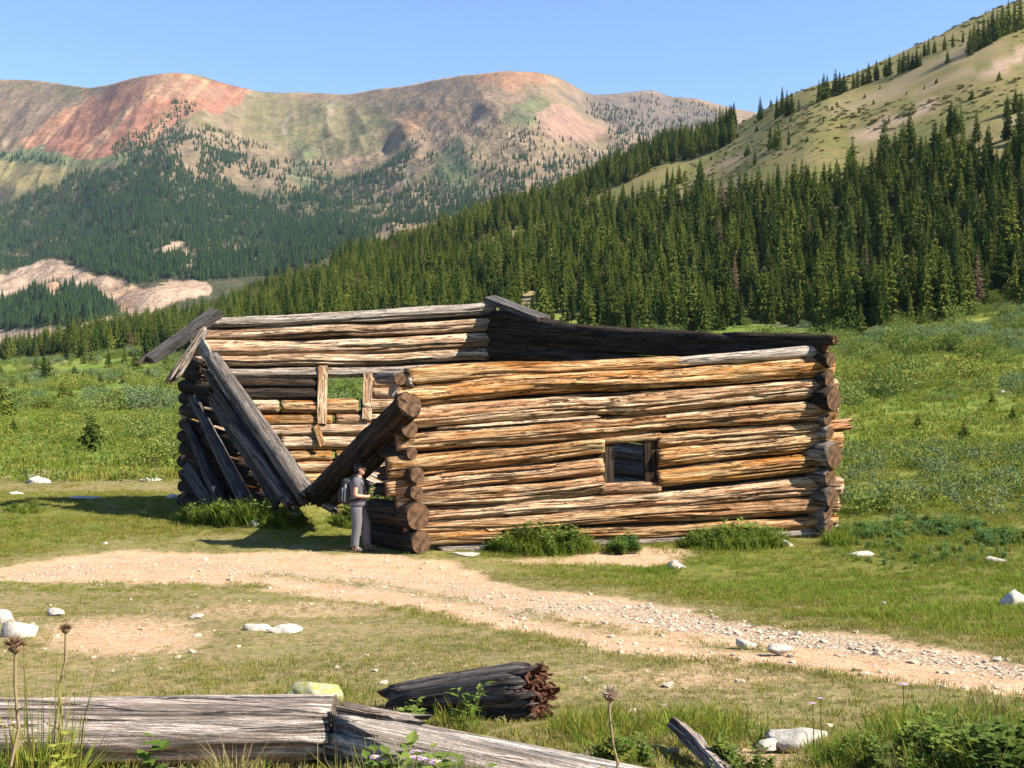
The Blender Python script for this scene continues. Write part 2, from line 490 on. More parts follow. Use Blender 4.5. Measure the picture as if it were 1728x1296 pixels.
# ------------------------------------------------------------------ far mountains
MP = np.array([-500, 0, 150, 290, 430, 590, 760, 870, 1000, 1120, 1300, 1700, 2300.])
MT = np.array([0, .2, .4, .6, .8, 1.0])
MY = np.array([
    [640, 560, 470, 380, 270, 150], [606, 545, 440, 335, 245, 133], [590, 520, 420, 300, 235, 146], [580, 500, 415, 300, 225, 123],
    [565, 480, 410, 335, 250, 152], [540, 470, 400, 345, 258, 158], [520, 450, 385, 315, 232, 131], [500, 430, 365, 300, 215, 120],
    [480, 410, 350, 285, 222, 163], [460, 400, 340, 270, 215, 157], [440, 390, 330, 280, 235, 196], [420, 380, 330, 290, 250, 220], [420, 380, 330, 290, 250, 200.]])
RIDGE = [(-500, 160), (-200, 128), (0, 133), (60, 135), (110, 143), (145, 150), (170, 147), (200, 139), (245, 130), (290, 122), (325, 124), (345, 128), (400, 145), (440, 155), (500, 157), (590, 159), (640, 152), (690, 146), (740, 133), (790, 127), (850, 120),
         (900, 121), (930, 127), (960, 140), (1000, 163), (1050, 158), (1100, 152), (1130, 163), (1180, 167), (1235, 184), (1300, 195), (1700, 220), (2300, 200)]
RD = [(-500, 4300), (0, 4300), (120, 4100), (200, 3600), (290, 3500), (430, 3800), (590, 3900), (760, 3400), (870, 3200), (980, 3500), (1120, 4300), (2300, 4300)]
_sx = np.arange(-1500, 3300, 10.)
def _smooth(a, k):
    return np.convolve(np.pad(a, k, mode='edge'), np.hanning(2 * k + 3)[1:-1] / np.hanning(2 * k + 3)[1:-1].sum(), 'valid')
MYS = np.stack([_smooth(np.interp(_sx, MP, MY[:, j]), 12) for j in range(6)], 0)      # softened across the valley
RDS = _smooth(pl(_sx, RD), 12)
RGS = _smooth(pl(_sx, RIDGE), 1)
def mtn_py(px, t):
    rows = np.stack([np.interp(px, _sx, MYS[j]) for j in range(6)], 0)
    j = np.clip(np.searchsorted(MT, t, 'right') - 1, 0, len(MT) - 2)
    g = np.clip((t - MT[j]) / .2, 0, 1)
    y = np.take_along_axis(rows, j[None], 0)[0] * (1 - g) + np.take_along_axis(rows, (j + 1)[None], 0)[0] * g
    return y + (np.interp(px, _sx, RGS) - rows[5]) * sstep(.6, 1., t)

def mtn_point(px, t):
    dr = np.interp(px, _sx, RDS)
    d = 1000 + (dr - 1000) * t
    y = mtn_py(px, np.clip(t, 0, 1))
    u = (px - CX) / F
    X = u * d
    w = sstep(0.05, .3, t) * (1 - .85 * sstep(.88, 1.0, t))
    rel = (ridged(X * .0026 + d * .0006, d * .0012, 61, 5) - .5) * 80 + (ridged(X * .009 + d * .002, d * .003, 64, 3) - .5) * 18 + fbm(X * .011, d * .006, 62, 4) * 16
    rel = rel * w
    # mine spoil heaps low on the left, and a wooded knoll before them
    z = HC - (y - CY) / F * d + rel
    def hump(cx, ct, sx, st, h):
        return h * np.exp(-((px - cx) / sx) ** 2 - ((t - ct) / st) ** 2)
    z = z + hump(80, .19, 60, .045, 34) + hump(250, .17, 70, .04, 20) + hump(100, .085, 90, .035, 26) + hump(-120, .18, 90, .05, 30)
    # behind the crest the ground falls away
    z = np.where(t > 1, (HC - (np.interp(px, _sx, RGS) - CY) / F * dr) - (t - 1) * dr * .45, z)
    return X, d, z

def build_mountains():
    pxs = np.concatenate([np.arange(-1100, -60, 12), np.arange(-60, 1420, 2.6), np.arange(1420, 2900, 14)])
    ts = np.concatenate([np.linspace(0, 1, 190), [1.02, 1.06, 1.15, 1.3]])
    PX, T = np.meshgrid(pxs, ts)
    X, D, Z = mtn_point(PX, T)
    qx, qy = proj(X, D, Z)
    V = np.stack([X, D, Z], -1).reshape(-1, 3)
    nr, nc = PX.shape
    idx = np.arange(nr * nc).reshape(nr, nc)
    q = np.stack([idx[:-1, :-1], idx[:-1, 1:], idx[1:, 1:], idx[1:, :-1]], -1).reshape(-1, 4)
    me = mesh_np('mountains', V, q, [M['mountain']], None, True)
    n1 = fbm(X * .006, D * .004, 71, 5); n2 = fbm(X * .02, D * .012, 72, 4)
    wx = qx + n1 * 30 + n2 * 12; wy = qy + n1 * 16 + n2 * 8
    def reg(poly, soft=None):
        return inpoly(wx, wy, poly).astype(float)
    def blob(cx, cy, rx, ry, sl=0):
        yy = wy - cy - sl * (wx - cx)
        return 1 - sstep(.5, 1.2, ((wx - cx) / rx) ** 2 + (yy / ry) ** 2)
    C = np.zeros((nr, nc, 3)); C[:] = (.225, .17, .112)
    def lay(m, col):
        m = np.clip(m, 0, 1)[..., None]
        C[:] = C * (1 - m) + np.array(col) * m
    lay(sstep(-.1, .35, n1), (.19, .16, .085))
    lay(sstep(.05, .4, n2) * .6, (.31, .23, .155))
    lay(sstep(330, 200, qy) * sstep(600, 700, qx) * .6, (.29, .205, .145))
    lay(blob(540, 215, 150, 55, .1) * .7, (.175, .165, .08))            # green bowl
    lay(blob(890, 190, 55, 28, -.1) * .65, (.10, .14, .065))
    lay(blob(60, 262, 190, 15, .02) * .65, (.12, .18, .08))
    lay(blob(510, 285, 22, 50) * .55, (.10, .17, .075)); lay(blob(775, 290, 30, 60, .0) * .6, (.08, .14, .06))
    lay(blob(80, 300, 110, 26, .05) * .8, (.27, .235, .10))
    lay(reg([(0, 150), (130, 155), (60, 215), (0, 235)]) * .5, (.25, .17, .125))
    # red scree face
    red = reg([(18, 235), (80, 195), (150, 160), (215, 138), (300, 128), (350, 138), (440, 158), (400, 178), (340, 190), (300, 200), (240, 240), (180, 262), (110, 258), (50, 252)])
    lay(red * .95, (.33, .155, .10))
    streak = fbm((qx + qy * .9) * .055, (qy - qx * .1) * .010, 75, 4)
    lay(red * sstep(.0, .35, streak) * .85, (.47, .30, .17))
    lay(red * sstep(-.1, -.5, streak) * .6, (.27, .125, .095))
    lay(blob(300, 150, 90, 14, .1) * .5, (.30, .19, .13))
    # rose scree and brown faces on the middle mountain
    lay(reg([(900, 190), (960, 180), (1000, 210), (1035, 225), (990, 245), (930, 235)]) * .9, (.33, .21, .165))
    lay(blob(880, 140, 75, 16, .05) * .8, (.36, .20, .12)); lay(blob(700, 210, 60, 18, -.4) * .6, (.30, .17, .10))
    lay(blob(620, 268, 120, 8, -.05) * .5, (.40, .27, .18)); lay(blob(730, 255, 40, 4, -.3) * .8, (.45, .30, .19))
    lay(blob(700, 225, 18, 12) * .6, (.40, .24, .13)); lay(blob(650, 320, 90, 10) * .4, (.30, .2, .12)); lay(blob(490, 330, 14, 26) * .7, (.40, .26, .15))
    lay(blob(1110, 195, 150, 40, .2) * .85, (.15, .125, .11))
    for k, (sx, sy) in enumerate([(735, 195), (800, 215), (690, 300), (480, 205), (560, 190)]):
        lay(blob(sx, sy, 6, 28, 0) * .4, (.36, .30, .25))
    # wooded flank below: litter and dull undergrowth between the trees
    low = sstep(300, 345, wy + .02 * qx) * sstep(680, 540, qx)
    lay(low * .85, (.055, .066, .034)); lay(low * sstep(.2, .5, n2) * .6, (.22, .16, .11))
    # spoil heaps of pale pink rock
    sp = reg([(-400, 480), (0, 462), (50, 440), (90, 436), (160, 466), (230, 480), (285, 466), (350, 478), (360, 500), (300, 520), (210, 540), (120, 560), (60, 600), (-400, 620)])
    sp = np.maximum(sp, blob(285, 418, 26, 10, -.3)); sp = np.maximum(sp, blob(320, 455, 10, 36, 0) * .7); sp = np.maximum(sp, blob(95, 400, 34, 8) * .6); sp = np.maximum(sp, blob(430, 420, 60, 12, -.1) * .4)
    lay(sp * .95, (.46, .335, .25)); lay(sp * sstep(.15, .4, n2) * .5, (.34, .235, .165)); lay(sp * sstep(-.15, -.45, n1) * .6, (.40, .23, .13))
    lay(reg([(-200, 510), (0, 505), (70, 492), (130, 490), (185, 505), (205, 530), (130, 550), (40, 556), (-200, 560)]), (.06, .085, .035))
    cattr(me, 'tint', C.reshape(-1, 3))
    return tag(link('mountains', me), kind='structure')

def mat_mountain():
    n = NT('mountain_surface')
    p = n.pos()
    a = n.noise(p, .022, 6, .65); b = n.noise(p, .09, 4, .7)
    t = n.attr('tint', 'Color')
    k = n.ramp(a, [(.3, .68), (.7, 1.3)])
    c = n.mix(1., n.mix(1., t, (.72, .70, .66), 'MULTIPLY'), k, 'MULTIPLY')
    c = n.mix(1., c, n.ramp(b, [(.3, .75), (.7, 1.22)]), 'MULTIPLY')
    n.bsdf(c, .97, n.bump(n.math('ADD', a, n.math('MULTIPLY', b, .4)), .6, 22), .05)
    return n.m
M['mountain'] = mat_mountain()
mountains = build_mountains()

# ------------------------------------------------------------------ instancing of masses (stuff)
def gn_scatter(name, pts, rots, scls, idx, protos, label, cat):
    pc = bpy.data.collections.new(name + '_prototypes')
    for i, m in enumerate(protos):
        po = bpy.data.objects.new('%s_prototype_%02d' % (name, i), m)
        pc.objects.link(po)
    me = bpy.data.meshes.new(name)
    me.vertices.add(len(pts)); me.vertices.foreach_set('co', np.asarray(pts, np.float32).ravel())
    a = me.attributes.new('rot', 'FLOAT_VECTOR', 'POINT'); a.data.foreach_set('vector', np.asarray(rots, np.float32).ravel())
    scls = np.asarray(scls, np.float32)
    if scls.ndim == 1: scls = np.repeat(scls[:, None], 3, 1)
    a = me.attributes.new('scl', 'FLOAT_VECTOR', 'POINT'); a.data.foreach_set('vector', scls.ravel())
    a = me.attributes.new('idx', 'INT', 'POINT'); a.data.foreach_set('value', np.asarray(idx, np.int32))
    o = link(name, me)
    ng = bpy.data.node_groups.new(name + '_scatter', 'GeometryNodeTree')
    ng.interface.new_socket('Geometry', in_out='INPUT', socket_type='NodeSocketGeometry')
    ng.interface.new_socket('Geometry', in_out='OUTPUT', socket_type='NodeSocketGeometry')
    N = ng.nodes; L = ng.links
    gi = N.new('NodeGroupInput'); go = N.new('NodeGroupOutput')
    m2p = N.new('GeometryNodeMeshToPoints')
    ci = N.new('GeometryNodeCollectionInfo'); ci.inputs['Collection'].default_value = pc
    ci.inputs['Separate Children'].default_value = True; ci.inputs['Reset Children'].default_value = True
    iop = N.new('GeometryNodeInstanceOnPoints'); iop.inputs['Pick Instance'].default_value = True
    def na(nm, ty):
        q = N.new('GeometryNodeInputNamedAttribute'); q.data_type = ty; q.inputs['Name'].default_value = nm
        return q.outputs['Attribute']
    L.new(gi.outputs[0], m2p.inputs[0]); L.new(m2p.outputs[0], iop.inputs['Points'])
    L.new(ci.outputs[0], iop.inputs['Instance']); L.new(na('idx', 'INT'), iop.inputs['Instance Index'])
    e2r = N.new('FunctionNodeEulerToRotation'); L.new(na('rot', 'FLOAT_VECTOR'), e2r.inputs[0])
    L.new(e2r.outputs[0], iop.inputs['Rotation']); L.new(na('scl', 'FLOAT_VECTOR'), iop.inputs['Scale'])
    L.new(iop.outputs[0], go.inputs[0])
    md = o.modifiers.new('scatter', 'NODES'); md.node_group = ng
    tag(o, label, cat, kind='stuff')
    return o

# ------------------------------------------------------------------ spruces
M['needles'] = mat_leaf('spruce_needles', (.020, .042, .010), (.125, .15, .026), .15, .35)
M['needles_dead'] = mat_leaf('dead_spruce_needles', (.11, .075, .04), (.19, .13, .075), .12, .35)
M['needles_far'] = mat_leaf('far_spruce_needles', (.018, .038, .016), (.040, .064, .022), .08, .2)
M['bark'] = mat_plain('spruce_bark', (.11, .08, .06), .95, .4, 6)

def crown_mesh(name, seed, R=.15, levels=27, low=.05, mat=None):
    """unit-height spruce crown: whorls of drooping sprays of needles"""
    r = np.random.default_rng(seed)
    V = []; T = []
    for k in range(levels):
        t = low + (1 - low) * (k / levels) ** .92
        prof = (1 - t) ** .8 * (1 - .35 * math.exp(-((t - low) / .08)))
        n = int(5 + 6 * (1 - t))
        a0 = r.uniform(0, 6.28)
        lump = 1 + .25 * math.sin(k * 2.1 + seed)
        for b in range(n):
            a = a0 + 6.283 * b / n + r.normal(0, .22)
            L = R * prof * lump * r.uniform(.62, 1.28) + .010
            z = t + r.normal(0, .008)
            droop = r.uniform(.25, .6) * (1 - t * .8)
            ca, sa = math.cos(a), math.sin(a)
            segs = 2 if L < .05 else 3
            for s in range(segs):
                f0 = s / segs * .9 + .05; f1 = (s + 1) / segs + .1
                w = L * (.34 - .12 * s / segs) * r.uniform(.8, 1.3)
                zc0 = z - droop * L * f0 ** 1.3; zc1 = z - droop * L * f1 ** 1.3 - r.uniform(0, .008)
                tw = r.normal(0, .5)
                i = len(V)
                wx, wy, wz = -sa * w * math.cos(tw), ca * w * math.cos(tw), w * math.sin(tw) - .35 * w
                V += [(ca * L * f0, sa * L * f0, zc0 + .004), (ca * L * (f0 + f1) / 2 + wx, sa * L * (f0 + f1) / 2 + wy, (zc0 + zc1) / 2 + wz),
                      (ca * L * f1, sa * L * f1, zc1), (ca * L * (f0 + f1) / 2 - wx, sa * L * (f0 + f1) / 2 - wy, (zc0 + zc1) / 2 - abs(wz) - .004)]
                T += [(i, i + 1, i + 2), (i, i + 2, i + 3)]
                if s == segs - 1 or r.random() < .5:      # hanging twigs
                    i = len(V); h = L * r.uniform(.25, .5) + .008
                    V += [(ca * L * f0 + wx * .5, sa * L * f0 + wy * .5, zc0), (ca * L * f1 - wx * .4, sa * L * f1 - wy * .4, zc1), (ca * L * (f0 + f1) / 2, sa * L * (f0 + f1) / 2, zc1 - h)]
                    T += [(i, i + 1, i + 2)]
    i = len(V)
    V += [(.006, 0, .97), (-.004, .005, .97), (-.004, -.005, .97), (0, 0, 1.015)]
    T += [(i, i + 1, i + 3), (i + 1, i + 2, i + 3), (i + 2, i, i + 3)]
    return mesh_np(name, V, np.array(T), [mat or M['needles']])

def trunk_mesh(name):
    V = []; Q = []
    n = 7
    for k, (z, rr) in enumerate([(-.04, .016), (.0, .014), (.3, .010), (.7, .005), (.98, .0012)]):
        for a in range(n):
            V.append((rr * math.cos(6.283 * a / n), rr * math.sin(6.283 * a / n), z))
    for k in range(4):
        for a in range(n):
            Q.append((k * n + a, k * n + (a + 1) % n, (k + 1) * n + (a + 1) % n, (k + 1) * n + a))
    return mesh_np(name, V, np.array(Q), [M['bark']], None, True)

CROWNS = [crown_mesh('spruce_crown_%d' % i, 100 + i, R=rr, levels=lv, low=lo) for i, (rr, lv, lo) in
          enumerate([(.135, 27, .04), (.16, 25, .03), (.115, 29, .07), (.18, 23, .03), (.145, 27, .10), (.125, 27, .05)])]
CROWN_YOUNG = crown_mesh('young_spruce_crown', 140, R=.30, levels=15, low=.02)
CROWN_DEAD = crown_mesh('dead_spruce_crown', 141, R=.13, levels=17, low=.16, mat=M['needles_dead'])
TRUNK = trunk_mesh('spruce_trunk')

# where spruces stand: dense wood on the slope, a thinner band below the skyline, single trees listed from the photo
LOWB = [(-600, 612), (0, 612), (100, 604), (250, 596), (640, 574), (900, 561), (1100, 561), (1190, 557), (1260, 540), (1390, 545), (1410, 556), (1550, 552), (1640, 530), (1700, 505), (1760, 512), (2300, 520)]
UPB = [(-600, 588), (0, 588), (350, 515), (500, 478), (640, 442), (735, 412), (765, 424), (800, 424), (900, 386), (1000, 356), (1100, 346), (1200, 342), (1300, 328), (1400, 300), (1500, 266), (1590, 244), (1650, 256), (1728, 246), (2300, 180)]
BAND_U = [(560, 440), (700, 405), (900, 312), (1060, 258), (1240, 190), (1245, 100)]
BAND_L = [(560, 455), (700, 425), (800, 375), (900, 338), (1060, 283), (1240, 207), (1245, 100)]
trees = []       # x, y, z, height, crown index, spin
def add_wood():
    g = 3.85
    xs = np.arange(-620, 560, g); ys = np.arange(190, 800, g)
    X, Y = np.meshgrid(xs, ys)
    X = (X + RNG.uniform(-.48, .48, X.shape) * g).ravel(); Y = (Y + RNG.uniform(-.48, .48, Y.shape) * g).ravel()
    Z = H(X, Y)
    px, py = proj(X, Y, Z)
    jx = fbm(X * .02, Y * .02, 81, 3) * 14
    dense = (py + jx < pl(px, LOWB)) & (py + jx > pl(px, UPB)) & (px > -420) & (px < 2150)
    clear = fbm(X * .018, Y * .018, 83, 3)
    keep = dense & ((clear < .42) | (RNG.random(len(X)) < .25)) & (RNG.random(len(X)) < .93)
    upper = sstep(0, 28, py - pl(px, UPB))
    keep &= RNG.random(len(X)) < (.35 + .65 * upper)
    spx = np.arange(520, 1300, 20.); dd_ = np.linspace(420, 850, 120)
    SK = np.array([np.min(CY - F * (H((q - CX) / F * dd_, dd_) - HC) / dd_) for q in spx])     # ground skyline
    skd = py - np.interp(px, spx, SK)
    band = (skd < 32 + 12 * fbm(X * .03, Y * .03, 85, 2)) & (Y < 780) & (px > 560) & (px < 1240) & (RNG.random(len(X)) < .8)
    keep |= band
    # far right: open patches
    for x, y, z in zip(X[keep], Y[keep], Z[keep]):
        h = float(np.clip(RNG.normal(9.8, 2.7), 4.0, 17.0))
        if RNG.random() < .08: h *= .5
        trees.append((x, y, z, h, 7 if RNG.random() < .008 else int(RNG.integers(0, 6)), float(RNG.uniform(0, 6.28))))
add_wood()
singles = [  # px, base y, height in px
    (1283, 203, 42), (1311, 199, 40), (1320, 194, 50), (1328, 196, 46), (1336, 192, 38), (1348, 188, 24), (1301, 180, 14), (1382, 172, 38), (1390, 168, 46), (1396, 166, 40), (1410, 162, 48), (1417, 160, 40), (1424, 155, 34),
    (1440, 150, 30), (1447, 148, 34), (1456, 144, 30), (1466, 141, 38), (1479, 136, 36), (1494, 130, 32), (1501, 128, 38), (1518, 124, 36), (1525, 122, 40), (1533, 119, 36), (1540, 117, 30), (1547, 114, 36), (1553, 112, 28),
    (1560, 96, 28), (1567, 93, 32), (1577, 90, 26), (1594, 84, 28), (1608, 80, 26), (1599, 106, 24), (1625, 72, 22), (1637, 94, 48), (1644, 88, 52), (1651, 84, 46), (1660, 80, 54), (1668, 76, 50), (1675, 70, 58), (1683, 66, 52), (1692, 62, 56), (1702, 58, 60), (1712, 54, 54), (1722, 50, 60), (1735, 46, 56), (1750, 44, 60),
    (1300, 253, 46), (1308, 252, 42), (1314, 250, 50), (1331, 245, 30), (1182, 308, 46), (1126, 318, 40), (1135, 314, 34), (1146, 310, 36), (1274, 278, 28), (1262, 262, 20), (1605, 226, 62), (1613, 224, 52), (1622, 222, 48), (1648, 240, 56), (1700, 195, 40), (1714, 190, 44), (1724, 186, 34), (1700, 236, 70), (1722, 240, 80),
    (1485, 95, 12), (1385, 149, 9), (1352, 151, 16), (1404, 186, 9), (1459, 166, 9), (1474, 176, 10), (1485, 150, 8), (1412, 178, 8), (1277, 222, 12), (1334, 205, 10), (1640, 168, 18), (1686, 136, 18), (1238, 188, 14), (1245, 187, 14), (1220, 196, 30), (1211, 203, 34), (1198, 208, 30), (1186, 214, 34), (1180, 219, 40), (1176, 224, 42),
    (1432, 34 + 78, 7), (1300, 222, 11), (1225, 262, 10), (1200, 270, 9), (1362, 300 - 60, 12), (1500, 205, 9), (1155, 300, 14), (1245, 232, 9), (1390, 205, 8), (1450, 190, 10), (1560, 150, 8), (1530, 160, 7), (1580, 140, 9), (1420, 215, 9),
    # the meadow on the left
    (155, 761, 54), (3, 702, 50), (-6, 704, 40), (68, 692, 20), (81, 691, 18), (106, 672, 26), (120, 673, 15), (202, 693, 15), (74, 646, 42), (82, 645, 34), (44, 649, 16), (98, 646, 12), (125, 646, 25), (113, 645, 15), (141, 646, 19), (153, 646, 20), (169, 648, 16), (184, 649, 13), (208, 647, 16), (193, 646, 10), (210, 622, 34), (228, 623, 26), (183, 620, 28), (156, 612, 20), (142, 614, 16), (240, 615, 24), (262, 612, 24), (250, 640, 18), (280, 618, 20), (284, 626, 14), (1, 640, 20), (60, 632, 24), (20, 655, 16), (22, 730, 20),
    # small ones in the willows on the right
    (1598, 632, 18), (1640, 634, 18), (1674, 684, 18), (1447, 628, 14), (1627, 741, 16), (1709, 710, 18), (1474, 640, 10), (1550, 724, 10),
    # the near edge of the wood
    (1392, 556, 120), (1408, 560, 132), (1428, 560, 140), (1446, 558, 128), (1462, 556, 150), (1482, 556, 138), (1502, 553, 152), (1520, 550, 130), (1540, 546, 150), (1562, 542, 140), (1580, 540, 120), (1600, 538, 136), (1622, 534, 128), (1712, 520, 120), (1740, 522, 130), (1680, 500, 110), (1728, 490, 120), (1760, 515, 130), (1452, 566, 70), (1486, 561, 90), (1090, 565, 90), (1068, 566, 46), (1050, 566, 76), (1128, 563, 100), (1152, 562, 84), (1180, 560, 60), (1212, 556, 66), (1196, 552, 80), (1228, 548, 88), (1252, 548, 70)]
single_start = len(trees)
for (sx, sy, sh) in singles:
    g = ground_hit(sx, sy)
    if g[1] > 880: continue
    if sy > 480 and sx > 1000 and sh > 55: sh *= .82
    young = sh * g[1] / F < 5
    if sx < 330 or (sx > 1400 and sy > 600): sh = sh * 1.3
    trees.append((g[0], g[1], g[2], max(.9, sh * g[1] / F), 6 if young else int(RNG.integers(0, 6)), float(RNG.uniform(0, 6.28))))
for dx, dy in ((1650, 520), (1240, 500)):
    g = ground_hit(dx, dy)
    trees.append((g[0], g[1], g[2], 11.5, 7, .4))
# young growth along the wood's lower edge
for sx in np.arange(1130, 1400, 6.5):
    sy = pl(sx, LOWB) + RNG.uniform(-4, 8); g = ground_hit(sx, sy)
    if g[1] < 880: trees.append((g[0], g[1], g[2], RNG.uniform(1.5, 3.2), 6, 0.))
TM = CROWNS + [CROWN_YOUNG, CROWN_DEAD]
size = np.array([t[3] / t[1] * F for t in trees]); tpx = np.array([CX + F * t[0] / t[1] for t in trees])
tbase = np.array([proj(t[0], t[1], t[2])[1] for t in trees])
infr = (tpx > -10) & (tpx < 1738)
lowtop = tbase - size > pl(tpx, [(-100, 900), (250, 900), (300, 600), (360, 530), (830, 510), (920, 535), (1220, 572), (1410, 566), (1420, 900), (1900, 900)])
hidden = lowtop & (tpx > 300) & (tpx < 1410)
score = np.where(infr & ~hidden, size, 0)
score[single_start:] += np.where(score[single_start:] > 0, 1e-3, 0)
# bare-slope and meadow trees stand free, so they come before the crowded ones
free = np.zeros(len(trees), bool); free[single_start:single_start + len(singles)] = True
order = np.argsort(-(score + np.where(free & (size > 8) & (score > 0), 500, 0)))
indiv = set(order[:300].tolist())
_seen = set()
def tree_label(i):
    x, y, z, h, ci, a = trees[i]
    px, by = tpx[i], tbase[i]; hp = size[i]
    if ci == 7 and i < single_start: return ('brown dead spruce standing within the green wood', 'dead spruces in the wood')
    if ci == 7:
        return ('bare brown dead spruce at the wood edge on the right', None) if px > 1500 else ('pale brown dead spruce among green ones above the cabin', None)
    if abs(px - 155) < 6 and by > 740 and 'lone' not in _seen:
        _seen.add('lone'); return ('small bushy spruce standing alone at the near edge of the left willows', None)
    if px < 330 and by > 665: return ('small dark spruce in the nearer half of the left willow meadow', 'spruces in the nearer left meadow')
    if px < 330 and by > 630: return ('dark spruce in the ragged row across the far left meadow', 'spruce row in the far left meadow')
    if px < 330: return ('dark spruce at the foot of the wood on the far left', 'spruces along the far left wood edge')
    if px > 1400 and by > 575: return ('tiny spruce poking out of the willows on the right', 'tiny spruces in the right willows')
    if by < 340 and free[i]:
        if hp < 19: return ('tiny sapling spruce dotted on the open grassy slope', 'saplings on the grassy slope')
        if px > 1630 and by < 110: return ('spruce in the dense clump at the top right corner of the slope', 'spruces in the top right clump')
        if px > 1550 and by < 120: return ('small spruce in the thin row left of the top right clump', 'thin row of spruces on the skyline slope')
        if px > 1435 and by < 160: return ('spruce in the broken row climbing the upper grassy slope', 'row of spruces on the upper slope')
        if px > 1360 and by < 180: return ('spruce in the tight clump halfway along the upper slope row', 'spruce clump on the upper slope')
        if 1295 < px < 1350 and by > 235: return ('spruce in the small group on the open slope above the wood', 'spruce group in mid slope')
        if 1265 < px < 1360: return ('spruce in the clump just under the skyline where the slope begins', 'spruce clump under the skyline')
        if px < 1165: return ('spruce standing free above the wood left of the open slope', 'free spruces above the wood')
        if px < 1250: return ('spruce in the dark clump on the ridge below the far crest', 'spruce clump on the ridge')
        return ('spruce poking above the wood at the right edge of the slope', 'spruces above the wood at right')
    if h < 3.4: return ('knee-high young spruce along the wood edge behind the cabin', 'young spruces along the wood edge')
    if px > 1620: return ('tall dark green spruce in the wood at the right edge', 'tall spruces at the right edge')
    if px > 1395: return ('tall dark green spruce in the wood just right of the cabin', 'tall spruces right of the cabin')
    if px > 1000: return ('dark green spruce in the wood behind the front wall of the cabin', 'spruces behind the cabin front')
    return ('dark green spruce in the wood behind the back wall of the cabin', 'spruces behind the cabin back wall')
for i in order[:300]:
    x, y, z, h, ci, a = trees[i]
    e = empty('spruce_tree', (x, y, z - .02 * h), a)
    w = h * float(RNG.uniform(.85, 1.2))
    e.scale = (w, w, h)
    lb, gr = tree_label(i)
    tag(e, lb, 'tree', gr)
    link('trunk', TRUNK, e); link('crown', TM[ci], e)
rest = [t for i, t in enumerate(trees) if i not in indiv]
A = np.array([(t[0], t[1], t[2] - .02 * t[3], t[3], t[4], t[5]) for t in rest])
ww = A[:, 3] * RNG.uniform(.85, 1.2, len(A))
gn_scatter('spruce_wood', A[:, :3], np.stack([0 * A[:, 5], 0 * A[:, 5], A[:, 5]], -1), np.stack([ww, ww, A[:, 3]], -1), A[:, 4], TM, 'dense dark spruce wood covering the slope behind the cabin', 'forest')

# dwarf juniper and sage dotted over the open slope
def slope_shrubs():
    r = np.random.default_rng(3); V = []; T = []
    for k in range(46):
        d = r.normal(0, 1, 3); d[2] = abs(d[2]) * .7; d /= np.linalg.norm(d); p = d * r.uniform(.4, 1) * np.array([1, 1, .8])
        a = r.normal(0, .28, (3, 3)); i = len(V); V += [tuple(p + a[0]), tuple(p + a[1]), tuple(p + a[2])]; T.append((i, i + 1, i + 2))
    pr = [mesh_np('slope_shrub', V, np.array(T), [M['slope_shrub']])]
    X = RNG.uniform(-260, 420, 30000); Y = RNG.uniform(230, 720, 30000); Z = H(X, Y); px, py = proj(X, Y, Z)
    n1 = fbm(X * .025 + Y * .01, Y * .012 - X * .012, 86, 4)
    k = (py < pl(px, UPB)) & (px > 700) & (px < 2000) & (RNG.random(len(X)) < np.clip(.10 + .8 * n1, .015, .6))
    n = k.sum(); h = RNG.uniform(.3, .95, n); w = h * RNG.uniform(1, 2.2, n)
    gn_scatter('slope_shrubs', np.stack([X, Y, Z], -1)[k], np.stack([np.zeros(n), np.zeros(n), RNG.uniform(0, 6, n)], -1), np.stack([w, w, h], -1), np.zeros(n), pr, 'low dark shrubs dotted over the open grassy slope', 'shrubs')
M['slope_shrub'] = mat_leaf('slope_shrub_leaves', (.05, .06, .02), (.11, .11, .04), .2, 1)
slope_shrubs()
